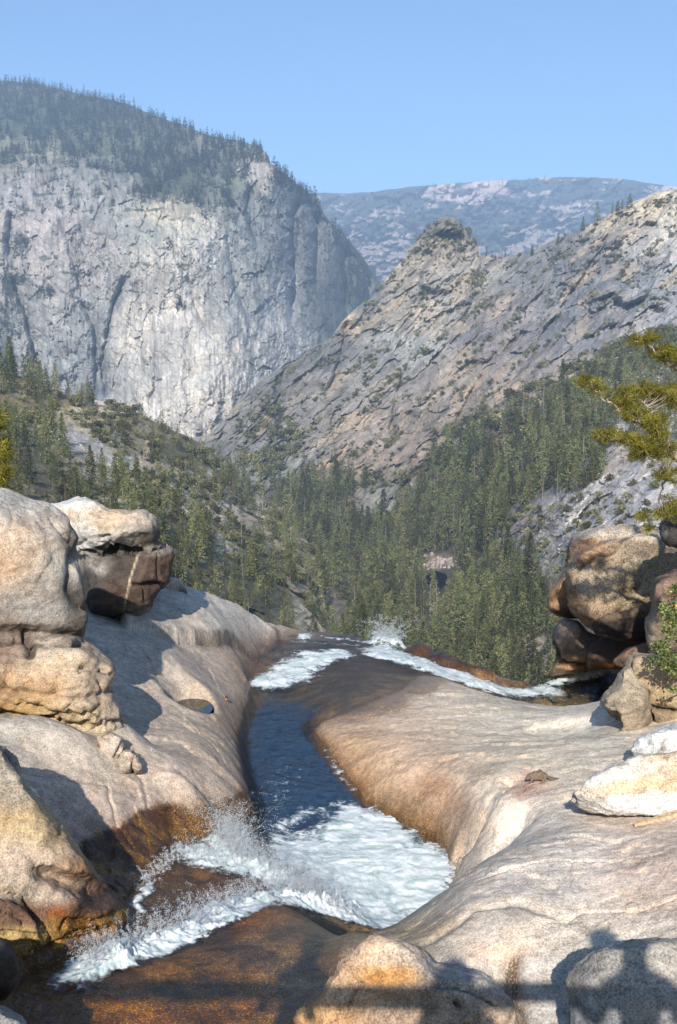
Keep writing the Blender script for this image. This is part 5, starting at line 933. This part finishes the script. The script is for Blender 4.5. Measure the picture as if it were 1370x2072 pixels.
boulder('pile_boulder', 'tall grey-brown boulder with a flared foot standing in the rapids under the pile', 'boulder', [
 lump([(1116,1290),(1120,1270),(1140,1252),(1170,1256),(1195,1285),(1215,1290),(1230,1330),(1210,1355),(1170,1362),(1128,1376),(1100,1382),(1120,1345),(1126,1320),(1117,1305)], 18.3, .9, 1.6, c=(1165,1310), flat=.5)],
 [(1150,1280,40,20,(150,130,116)),(1170,1310,40,20,(140,118,102)),(1130,1350,30,20,(196,160,122)),(1190,1345,30,14,(160,122,86)),(1125,1330,8,14,(84,62,50))], voxel=.055, amp=.05, sc=.9, wet=[(1150,1365,70,14)], k=.82, grooves=[([(1118,1300),(1128,1330),(1150,1345),(1190,1350)], 5, .12)])
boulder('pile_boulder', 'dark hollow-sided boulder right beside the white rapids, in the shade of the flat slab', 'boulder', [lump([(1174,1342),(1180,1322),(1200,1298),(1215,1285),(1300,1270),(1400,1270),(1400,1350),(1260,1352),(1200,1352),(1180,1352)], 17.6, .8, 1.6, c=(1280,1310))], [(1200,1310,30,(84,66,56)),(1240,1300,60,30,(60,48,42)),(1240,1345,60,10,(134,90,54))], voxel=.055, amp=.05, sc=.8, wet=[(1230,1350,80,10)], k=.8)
boulder('flat_slab', 'thin dark tilted slab wedged beneath the lichen-speckled boulder', 'boulder', [lump([(1200,1262),(1225,1244),(1270,1234),(1312,1222),(1335,1220),(1335,1262),(1318,1292),(1260,1296),(1215,1288),(1203,1278)], 16.2, .35, 1.2, c=(1270,1262), flat=1.)], [(1260,1240,60,8,(140,116,94)),(1260,1275,60,20,(70,56,48))], voxel=.045, amp=.03, sc=1., strata=(.2, 9., .05), k=.55)
boulder('pile_boulder', 'low brown boulder tucked between the flat slab and the shrub', 'boulder', [lump([(1240,1338),(1255,1322),(1280,1308),(1320,1302),(1360,1300),(1360,1345),(1300,1352),(1255,1350)], 15.6, .5, .9)], [(1300,1320,60,(134,104,82))], voxel=.045, amp=.04, k=.8)
boulder('upright_boulder', 'tall mottled boulder at the right edge behind the shrub', 'boulder', [lump([(1308,1300),(1306,1260),(1318,1230),(1316,1190),(1322,1168),(1345,1160),(1372,1150),(1470,1150),(1470,1330),(1340,1334),(1315,1325)], 14.8, .9, 1.2, c=(1390,1240))], [(1340,1190,40,30,(134,108,90)),(1340,1260,40,30,(150,130,108)),(1320,1300,20,20,(170,154,134))], voxel=.045, amp=.06, sc=1., k=.82, fine=.02)
boulder('perched_boulder', 'dark perched boulder at the right edge above the lichen-speckled one', 'boulder', [lump([(1333,1068),(1340,1052),(1370,1044),(1450,1040),(1450,1105),(1390,1112),(1350,1108),(1338,1090)], 14.5, .5, .8, c=(1390,1075))], [(1360,1070,40,(86,78,74)),(1340,1075,8,12,(170,160,150))], voxel=.04, amp=.05, k=.5)
boulder('bank_boulder', 'long tan-grey boulder leaning over the slab, left of the two below the shrub', 'boulder', [
 lump([(1210,1420),(1222,1402),(1245,1380),(1262,1350),(1285,1340),(1310,1380),(1320,1440),(1330,1480),(1318,1500),(1300,1515),(1280,1522),(1256,1508),(1250,1490),(1252,1470),(1240,1450),(1225,1436)], 12.0, .7, 1.5, c=(1275,1430), flat=.6)],
 [(1250,1400,30,30,(178,160,136)),(1230,1430,20,16,(150,136,120)),(1280,1450,40,30,(166,148,124)),(1250,1450,10,20,(120,104,88)),(1280,1505,30,14,(134,114,90))], voxel=.03, smooth=6, amp=.05, sc=1., grooves=[([(1252,1498),(1290,1490),(1320,1480)], 3, .05), ([(1238,1425),(1246,1450),(1254,1470)], 5, .04)], k=.8)
boulder('bank_boulder', 'bulging brown boulder carrying the shrub, right of the two beneath it', 'boulder', [
 lump([(1264,1350),(1272,1328),(1285,1322),(1320,1322),(1370,1330),(1500,1335),(1500,1470),(1370,1470),(1330,1472),(1312,1455),(1300,1430),(1285,1410),(1268,1385)], 12.2, .9, 1.5, c=(1380,1400), flat=.7)],
 [(1290,1350,30,20,(170,150,122)),(1320,1390,40,20,(160,138,108)),(1350,1420,40,20,(170,148,114)),(1320,1450,30,14,(140,120,96))], voxel=.03, smooth=5, amp=.06, sc=1., grooves=[([(1312,1428),(1330,1436),(1350,1442),(1370,1442)], 4, .08), ([(1312,1400),(1306,1428),(1318,1455)], 4, .06), ([(1280,1330),(1276,1370),(1300,1410)], 3, .03)], k=.8)
boulder('white_slab', 'thick white and tan slab overhanging the ground at the right edge, bright clean lower rim', 'boulder', [
 lump([(1152,1622),(1155,1606),(1178,1596),(1198,1566),(1225,1546),(1258,1534),(1310,1528),(1500,1510),(1500,1655),(1370,1650),(1250,1648),(1190,1644),(1165,1634)], 8.75, .25, 1.4, c=(1360,1600), flat=1.),],
 [(1200,1575,30,14,(232,226,216)),(1260,1560,60,14,(226,214,196)),(1230,1600,50,12,(222,198,164)),(1310,1590,60,14,(220,192,154)),(1190,1615,30,14,(224,212,196)),(1300,1622,90,16,(248,244,236)),(1210,1636,40,8,(240,232,220)),(1180,1632,12,5,(160,150,140)),(1350,1560,40,16,(214,190,160))],
 voxel=.02, smooth=5, amp=.028, sc=1.6, grooves=[([(1155,1608),(1165,1628)], 3, .03)], k=.80, fac=.012)
boulder('white_slab', 'rounded white rock with a hollow between the bank boulders and the overhanging slab', 'boulder', [
 lump([(1280,1520),(1283,1506),(1300,1492),(1330,1476),(1370,1468),(1500,1466),(1500,1580),(1380,1580),(1300,1560),(1288,1535)], 10.1, .5, 1.0, c=(1390,1520), flat=.7)],
 [(1300,1510,30,20,(230,226,220)),(1350,1490,50,16,(226,222,214)),(1340,1530,40,20,(224,216,204)),(1345,1510,8,14,(150,144,140))], voxel=.022, smooth=5, amp=.03, sc=1.4, grooves=[([(1352,1500),(1338,1525),(1330,1540)], 4, .05)], k=.78)
# ================================================================== NEAR PLANTS
def tufts(pts, rng, n, L, wd, spread=1.2, droop=.0):
    """bottle-brush tufts of needles: thin triangles fanning out of each point"""
    V = []; T = []
    for p, d in pts:
        tn = rng.uniform(.1, .95)
        for _ in range(n):
            a = d + rng.normal(0, spread * .45, 3); a[2] -= droop; a /= np.linalg.norm(a); s = np.cross(a, rng.normal(0, 1, 3)); s /= np.linalg.norm(s); l = L * rng.uniform(.6, 1.2); q = p + rng.normal(0, L * .25, 3)
            V += [q - s * wd, q + s * wd, q + a * l]; T += [tn] * 3
    V = np.array(V); return V, np.arange(len(V)).reshape(-1, 3), np.array(T)
def px_blob(X, Y, rx, ry, D, dd, n, rng):
    u = rng.normal(0, 1, (n, 3)); u /= np.linalg.norm(u, axis=1)[:, None]; u *= rng.uniform(0, 1, (n, 1)) ** (1 / 2.2); return PD(X + u[:, 0] * rx, Y + u[:, 1] * ry, D + u[:, 2] * dd), u
def limb(V, Fc, px, D, r0, r1, dj=.0, rng=None):
    p = np.array(px, float); Dv = np.linspace(D, D + dj, len(p)); q = PD(p[:, 0], p[:, 1], Dv); t = np.linspace(0, len(q) - 1, len(q) * 4); i = np.minimum(t.astype(int), len(q) - 2); f = (t - i)[:, None]
    s = q[i] * (1 - f) + q[i + 1] * f; s[1:-1] += rng.normal(0, .012, (len(s) - 2, 3)); tube(V, Fc, [tuple(a) for a in s], np.linspace(r0, r1, len(s)), 7); return s
rg = np.random.default_rng(21)
V, Fc = [], []; DP = 11.0
L1 = [limb(V, Fc, *a, rng=rg) for a in [([(1640,1300),(1600,1180),(1540,1080),(1470,1010),(1400,955),(1350,900),(1322,872),(1290,850),(1262,832),(1240,818)], DP, .085, .016, -.6),
 ([(1240,818),(1225,808),(1212,795),(1200,782)], DP - .6, .013, .004, 0), ([(1600,1180),(1560,1000),(1540,800),(1540,560),(1530,400)], DP, .1, .04, .3), ([(1545,830),(1470,790),(1400,760),(1350,735),(1325,712),(1308,692)], DP + .1, .04, .006, -.4),
 ([(1550,900),(1470,860),(1380,815),(1330,800),(1290,788)], DP + .1, .04, .007, -.3), ([(1470,1010),(1400,940),(1340,912),(1290,898),(1240,886),(1212,882)], DP - .2, .04, .005, -.5), ([(1540,1060),(1450,1000),(1390,975),(1345,970),(1335,1000)], DP - .1, .04, .006, .3), ([(1322,872),(1320,850),(1310,820),(1280,800)], DP - .45, .014, .004, 0), ([(1600,1180),(1500,1060),(1400,1035),(1340,1030),(1305,1048)], DP, .04, .005, .5)]]
pt = empty('pine_tree', PD(1640, 1330, DP), 'sunlit yellow-green pine reaching in from the right edge above the boulder pile', 'pine tree'); inv = np.array(pt.location)
link('trunk', new_mesh('pine limbs', np.array(V) - inv, Fc, M['grey_bark']), pt)
pts = []
for X, Y, rx, ry, D, dd, n in [(1190,774,24,10,10.4,.1,34),(1212,790,14,10,10.4,.1,16),(1294,688,22,12,10.7,.14,34),(1318,684,16,10,10.7,.1,20),(1340,712,28,14,10.8,.2,60),(1375,728,34,22,10.9,.3,90),(1262,806,30,22,10.5,.25,90),(1300,792,34,18,10.7,.25,90),(1350,800,40,22,10.8,.3,130),(1400,810,50,40,10.9,.4,140),
  (1285,836,30,18,10.5,.25,70),(1325,850,30,18,10.5,.25,60),(1225,882,24,12,10.4,.15,50),(1262,888,26,14,10.5,.2,70),(1300,902,34,20,10.5,.25,100),(1330,880,26,20,10.5,.25,50),(1345,915,26,30,10.6,.3,80),(1290,925,18,10,10.6,.2,24),(1350,960,30,18,10.8,.3,60),(1345,1040,24,14,11.2,.2,50),(1305,1046,12,8,11.3,.1,16),(1365,1035,24,20,11.2,.2,50),(1312,1075,4,14,11.3,.05,10),
  (1460,790,60,50,11,.6,110),(1450,930,40,40,11,.5,70),(1600,520,80,90,11.2,.8,90),(1640,800,80,90,11,.8,90),(1450,1040,60,20,11.1,.5,90)]:
    p, u = px_blob(X, Y, rx, ry, D, dd, n, rg)
    pts += [(p[i], u[i] * np.array([1, 1, 1.]) + np.array([-.2, 0, .35])) for i in range(int(n * .72))]
Vn, Fn, Tn = tufts(pts, rg, 20, .08, .0036); link('foliage', leafmesh('pine needles', Vn - inv, Fn, Tn, M['pine']), pt)
# twigs carrying the tufts
V, Fc = [], []; allp = np.concatenate(L1)
for p, d in pts[::2]:
    j = np.argmin(((allp - p) ** 2).sum(1)); a = allp[j]
    if np.linalg.norm(a - p) < 1.2: m_ = (a + p) / 2 + rg.normal(0, .02, 3); tube(V, Fc, [tuple(a), tuple(m_), tuple(p)], [.006, .004, .002], 3)
link('twigs', new_mesh('pine twigs', np.array(V) - inv, Fc, M['grey_bark']), pt)
pt = empty('pine_tree', PD(-160, 1250, 17), 'bright yellow-green pine sprays at the far left edge above the huge boulder', 'pine tree'); inv = np.array(pt.location); V, Fc = [], []
L2 = [limb(V, Fc, *a, rng=rg) for a in [([(-160,1250),(-150,1000),(-140,800)], 17, .12, .05, 0), ([(-145,900),(-60,905),(0,915),(12,940)], 17, .03, .005, 0), ([(-145,980),(-60,960),(-10,970)], 17, .03, .006, 0), ([(-140,860),(-60,850),(-5,850)], 17, .03, .006, 0)]]
link('trunk', new_mesh('pine limbs', np.array(V) - inv, Fc, M['grey_bark']), pt); pts = []
for X, Y, rx, ry, n in [(-4,850,14,24,40),(2,910,16,30,60),(2,960,16,24,60),(-2,990,14,14,30),(-50,900,30,60,90),(-100,880,60,120,160)]:
    p, u = px_blob(X, Y, rx, ry, 17, .5, n, rg); pts += [(p[i], u[i] + np.array([.1, 0, .5])) for i in range(n)]
Vn, Fn, Tn = tufts(pts, rg, 15, .14, .009); link('foliage', leafmesh('pine needles', Vn - inv, Fn, Tn, M['pine']), pt)
# broad-leaved shrub on the right bank
sb = empty('shrub', PD(1400, 1360, 11.6), 'green broad-leaved shrub with a few orange leaves growing over the right bank boulders', 'shrub'); inv = np.array(sb.location); V = []; T = []; O = []; stem = []
for X, Y, rx, ry, D, dd, n in [(1366,1196,12,18,11.5,.15,150),(1356,1236,20,22,11.4,.2,260),(1366,1270,26,30,11.3,.25,380),(1336,1312,20,18,11.3,.18,330),(1352,1340,20,20,11.2,.2,330),(1372,1350,20,24,11.2,.2,260),(1322,1338,9,9,11.25,.1,70),(1430,1270,60,90,11.4,.5,1500),(1362,1395,14,8,11.2,.1,60)]:
    p, u = px_blob(X, Y, rx, ry, D, dd, n, rg); stem.append(PD(X, Y, D))
    for i in range(n):
        a = u[i] + rg.normal(0, .5, 3) + np.array([0, -.3, .6]); a /= np.linalg.norm(a); s = np.cross(a, rg.normal(0, 1, 3)); s /= np.linalg.norm(s); l = .043 * rg.uniform(.7, 1.3); q = p[i]
        tg = O if rg.random() < .012 else V; tg += [q, q + a * l * .5 + s * l * .3, q + a * l, q + a * l * .5 - s * l * .3]
        if tg is V: T += [rg.uniform(0, 1)] * 4
link('foliage', leafmesh('shrub leaves', np.array(V) - inv, np.arange(len(V)).reshape(-1, 4), np.array(T), M['bush']), sb)
M['orange'] = simple_mat('dry orange leaf', (.75, .34, .03), .6, .2, 20); link('dry_leaves', new_mesh('dry leaves', np.array(O) - inv, np.arange(len(O)).reshape(-1, 4), M['orange'], False), sb)
V, Fc = [], []
for q in stem:
    b0 = PD(1420, 1370, 11.6); tube(V, Fc, [tuple(b0), tuple((b0 + q) / 2 + rg.normal(0, .06, 3)), tuple(q)], [.014, .009, .004], 5)
link('stems', new_mesh('shrub stems', np.array(V) - inv, Fc, M['grey_bark']), sb)
# ================================================================== ANIMALS
def skin(name, verts, edges, radii, mat, root=0, sub=2):
    m = bpy.data.meshes.new(name); m.from_pydata([tuple(v) for v in verts], edges, []); o = bpy.data.objects.new('tmp', m); COL.objects.link(o)
    sk = o.modifiers.new('skin', 'SKIN'); sk.use_smooth_shade = True; su = o.modifiers.new('sub', 'SUBSURF'); su.levels = su.render_levels = sub
    if not m.skin_vertices: 
        bm = bmesh.new(); bm.from_mesh(m); bm.verts.layers.skin.verify(); bm.to_mesh(m); bm.free()
    for i, r_ in enumerate(radii): m.skin_vertices[0].data[i].radius = (r_, r_) if np.isscalar(r_) else r_; m.skin_vertices[0].data[i].use_root = i == root
    dg = bpy.context.evaluated_depsgraph_get(); me = bpy.data.meshes.new_from_object(o.evaluated_get(dg)); bpy.data.objects.remove(o); me.materials.clear(); me.materials.append(mat); me.polygons.foreach_set('use_smooth', np.ones(len(me.polygons), bool)); me.name = name; return me
M['fur'] = simple_mat('grizzled brown fur', (.15, .105, .07), .9, .35, 90); M['furtail'] = simple_mat('dark grey tail fur', (.13, .11, .09), .9, .4, 120); M['feather'] = simple_mat('dark feathers', (.06, .05, .045), .8, .3, 80); M['rust'] = simple_mat('rust breast feathers', (.55, .2, .05), .8, .2, 80)
P0 = PZ(1088, 1592, .05); P0[2] = gz(P0[0], P0[1]) + .0
sq = empty('ground_squirrel', P0, 'small brown ground squirrel feeding head-down on the pale slab, tail stretched to the right', 'squirrel')
vs = [(-.005,0,.05),(.04,0,.058),(-.045,0,.052),(-.078,-.004,.036),(-.102,-.006,.022),(.068,.0,.042),
      (-.05,-.022,.03),(-.062,-.026,.006),(-.075,-.028,.003),(-.05,.022,.03),(-.062,.026,.006),(-.075,.028,.003),(.045,-.026,.034),(.03,-.034,.012),(.012,-.036,.004),(.045,.026,.034),(.03,.034,.012),(.012,.036,.004),(-.074,-.014,.052),(-.074,.010,.052)]
ed = [(0,1),(0,2),(2,3),(3,4),(1,5),(2,6),(6,7),(7,8),(2,9),(9,10),(10,11),(1,12),(12,13),(13,14),(1,15),(15,16),(16,17),(3,18),(3,19)]
ra = [.034,.036,.028,.021,.010,.024,.011,.007,.006,.011,.007,.006,.016,.010,.006,.016,.010,.006,.006,.006]
link('body', skin('squirrel body', np.array(vs) * 1.3, ed, np.array(ra) * 1.3, M['fur']), sq)
link('tail', skin('squirrel tail', np.array([(.07,0,.04),(.10,0,.026),(.135,.004,.016),(.17,.01,.012),(.19,.012,.014)]) * 1.3, [(0,1),(1,2),(2,3),(3,4)], [.016,.020,.021,.018,.008], M['furtail']), sq)
P0 = PZ(458, 1388, -.2); P0[2] = gz(P0[0], P0[1])
bd_ = empty('small_bird', P0, 'tiny dark bird with a rusty breast standing on the left slab near the pothole', 'bird')
link('body', skin('bird body', np.array([(0,0,.06),(0,.025,.05),(0,-.02,.085),(-.006,-.03,.108),(-.018,-.036,.110),(0,.06,.034),(0,.085,.024)]), [(0,1),(0,2),(2,3),(3,4),(1,5),(5,6)], [.026,.022,.018,.016,.004,.010,.008], M['feather']), bd_)
link('breast', skin('bird breast', np.array([(0,-.014,.045),(0,-.018,.062),(0,-.02,.076)]), [(0,1),(1,2)], [.019,.021,.012], M['rust']), bd_)
for s_ in (-1, 1):
    V, Fc = [], []; tube(V, Fc, [(s_ * .01, 0, .04), (s_ * .01, .004, .02), (s_ * .01, -.002, -.004)], [.003, .002, .002], 5); tube(V, Fc, [(s_ * .01, -.002, 0), (s_ * .01, -.022, .0)], [.002, .001], 4); link('leg', new_mesh('bird leg', V, Fc, M['rust']), bd_)
# splinter of wood under the white slab
a0 = PZ(1285, 1662, .4); a1 = PZ(1470, 1652, .4); w_ = np.array([0, .09, 0]); h_ = np.array([0, 0, .035])
for q in (a0, a1): q[2] = gz(q[0], q[1]) + .01
mid = (a0 * .55 + a1 * .45); V = [a0, a0 + w_ * .4, a0 + w_ * .3 + h_ * .6, a0 + h_ * .4, mid - w_ * .3, mid + w_, mid + w_ * .7 + h_, mid - w_ * .15 + h_, a1 - w_ * .3, a1 + w_, a1 + w_ + h_, a1 - w_ * .2 + h_]
Fc = [(0,1,2,3)[::-1], (8,9,10,11)] + [(b + i, b + (i + 1) % 4, b + 4 + (i + 1) % 4, b + 4 + i) for b in (0, 4) for i in range(4)]
M['wood'] = simple_mat('weathered split wood', (.34, .24, .15), .8, .35, 30); tag(link('wood_splinter', new_mesh('wood_splinter', np.array(V), Fc, M['wood'], False)), 'flat splinter of weathered wood lying under the edge of the overhanging white slab', 'wood')
# pale boulder bank beside the valley pool
V = []; Fc = []; rr_ = np.random.default_rng(3)
for _ in range(110):
    x = rr_.uniform(855, 925); y = rr_.normal(1140, 6); P, D = on_sheet('canyon_wall', x, y); r_ = rr_.uniform(.6, 1.9); v = ICOV * rr_.uniform(.6, 1.3, 3) * r_ + rr_.normal(0, .12 * r_, ICOV.shape); b = len(V); V += [tuple(q) for q in v + P]; Fc += [tuple(f + b) for f in ICOF]
M['palerock'] = simple_mat('pale pink rock', (.34, .28, .24), .9, .3, .3); tag(link('boulder_bank', new_mesh('boulder_bank', V, Fc, M['palerock'], False)), 'bank of pale pinkish boulders beside the dark pool in the valley', 'rocks', kind='stuff')
M['redbark'] = simple_mat('reddish bark', (.20, .13, .09), .9, .2, .5)
for i, (x, y, h) in enumerate([(1075,912,40),(862,1108,46),(872,1110,40)]):
    P, D = on_sheet('canyon_wall', x, y); v, f = trunk_mesh(1, .018, 6, .01, i + 5); o = link('tree_trunk', new_mesh('tree_trunk', v, f, M['redbark'])); o.location = P; H = h * D / F; o.scale = (H, H, H)
    tag(o, ['bare reddish trunk standing alone at the top of the right forest edge', 'bare reddish trunk left of its twin above the valley pool', 'bare reddish trunk right of its twin above the valley pool'][i], 'dead tree')
# ================================================================== FOOTBRIDGE the picture is taken from (it throws the railing's shadow)
M['steel'] = simple_mat('brown painted steel', (.12, .08, .06), .5, .1, 5)
M['plank'] = simple_mat('grey deck planks', (.3, .26, .22), .8, .2, 4)
def boxm(name, c, s, mat, parent, bev=.006):
    bm = bmesh.new(); bmesh.ops.create_cube(bm, size=1)
    for v in bm.verts: v.co = Vector((c[0] + v.co.x * s[0], c[1] + v.co.y * s[1], c[2] + v.co.z * s[2]))
    bmesh.ops.bevel(bm, geom=bm.edges[:], offset=bev, segments=1, affect='EDGES'); m = bpy.data.meshes.new(name); bm.to_mesh(m); bm.free(); m.materials.append(mat); return link(name, m, parent)
fb = empty('footbridge', (0, 0, 0), 'steel footbridge under the viewpoint whose railing throws the shadow in the foreground', 'footbridge')
boxm('deck', (0, -.55, 2.52), (15, 1.75, .12), M['plank'], fb)
boxm('handrail', (0, .36, 3.72), (15, .10, .10), M['steel'], fb); boxm('handrail', (0, -1.45, 3.72), (15, .08, .08), M['steel'], fb)
for x in (-6.6, -2.95, 3.4, 6.8):
    boxm('post', (x, .36, 3.125), (.09, .07, 1.086), M['steel'], fb); boxm('post', (x, -1.45, 3.125), (.07, .07, 1.1), M['steel'], fb)
M['cloth'] = simple_mat('dark cloth', (.08, .10, .16), .9, .2, 10); M['hair'] = simple_mat('dark hair', (.04, .03, .02), .7, .2, 60)
def person(x, y, lean, h, label, arms):
    e = empty('person', (x, y, 2.58), label, 'person'); k_ = h / 1.72; f = lean
    v = [(0,0,.94),(0,f*.3,1.16),(0,f*.8,1.38),(0,f*1.0,1.50),(0,f*1.15,1.60),(0,f*1.25,1.70), (-.11,0,.86),(-.12,.01,.48),(-.12,-.02,.09),(-.13,.12,.04),(.11,0,.86),(.12,.01,.48),(.12,-.02,.09),(.13,.12,.04)]
    r_ = [.13,.12,.13,.06,.09,.07,.09,.062,.045,.035,.09,.062,.045,.035]; ed = [(0,1),(1,2),(2,3),(3,4),(4,5),(0,6),(6,7),(7,8),(8,9),(0,10),(10,11),(11,12),(12,13)]
    for s_ in (-1, 1):
        b = len(v); v += [(s_*.19,f*.8,1.40),(s_*.24,f*.8+.04,1.14),(s_*arms[0],f*.8+arms[1],arms[2])]; r_ += [.055,.042,.035]; ed += [(2,b),(b,b+1),(b+1,b+2)]
        for q in range(4):
            c = len(v); v += [(s_*arms[0]+(q-1.5)*.018,f*.8+arms[1]+.07,arms[2]+.01),(s_*arms[0]+(q-1.5)*.02,f*.8+arms[1]+.105,arms[2]-.02)]; r_ += [.009,.008]; ed += [(b+2,c),(c,c+1)]
        c = len(v); v += [(s_*arms[0]-s_*.045,f*.8+arms[1]+.045,arms[2]+.02)]; r_ += [.010]; ed += [(b+2,c)]
    link('body', skin('person body', np.array(v) * k_, ed, np.array(r_) * k_, M['cloth'], 0, 1), e)
    bm = bmesh.new(); bmesh.ops.create_uvsphere(bm, u_segments=16, v_segments=10, radius=.105 * k_); m = bpy.data.meshes.new('hair'); bm.to_mesh(m); bm.free(); m.materials.append(M['hair']); hh = link('hair', m, e); hh.location = (0, (f * 1.2 - .02) * k_, 1.67 * k_)
person(.03, -.36, .02, 1.76, 'person taking the picture from the footbridge in dark clothes', (.07, .24, 1.50))
person(-1.02, .02, .10, 1.70, 'person in dark clothes leaning on the footbridge handrail to the left', (.20, .26, 1.16))
person(1.12, .02, .16, 1.66, 'person in dark clothes leaning on the footbridge handrail to the right', (.30, .24, 1.16))
person(-2.75, -.05, .16, 1.55, 'shorter person in dark clothes at the left end of the handrail', (.24, .24, 1.12))
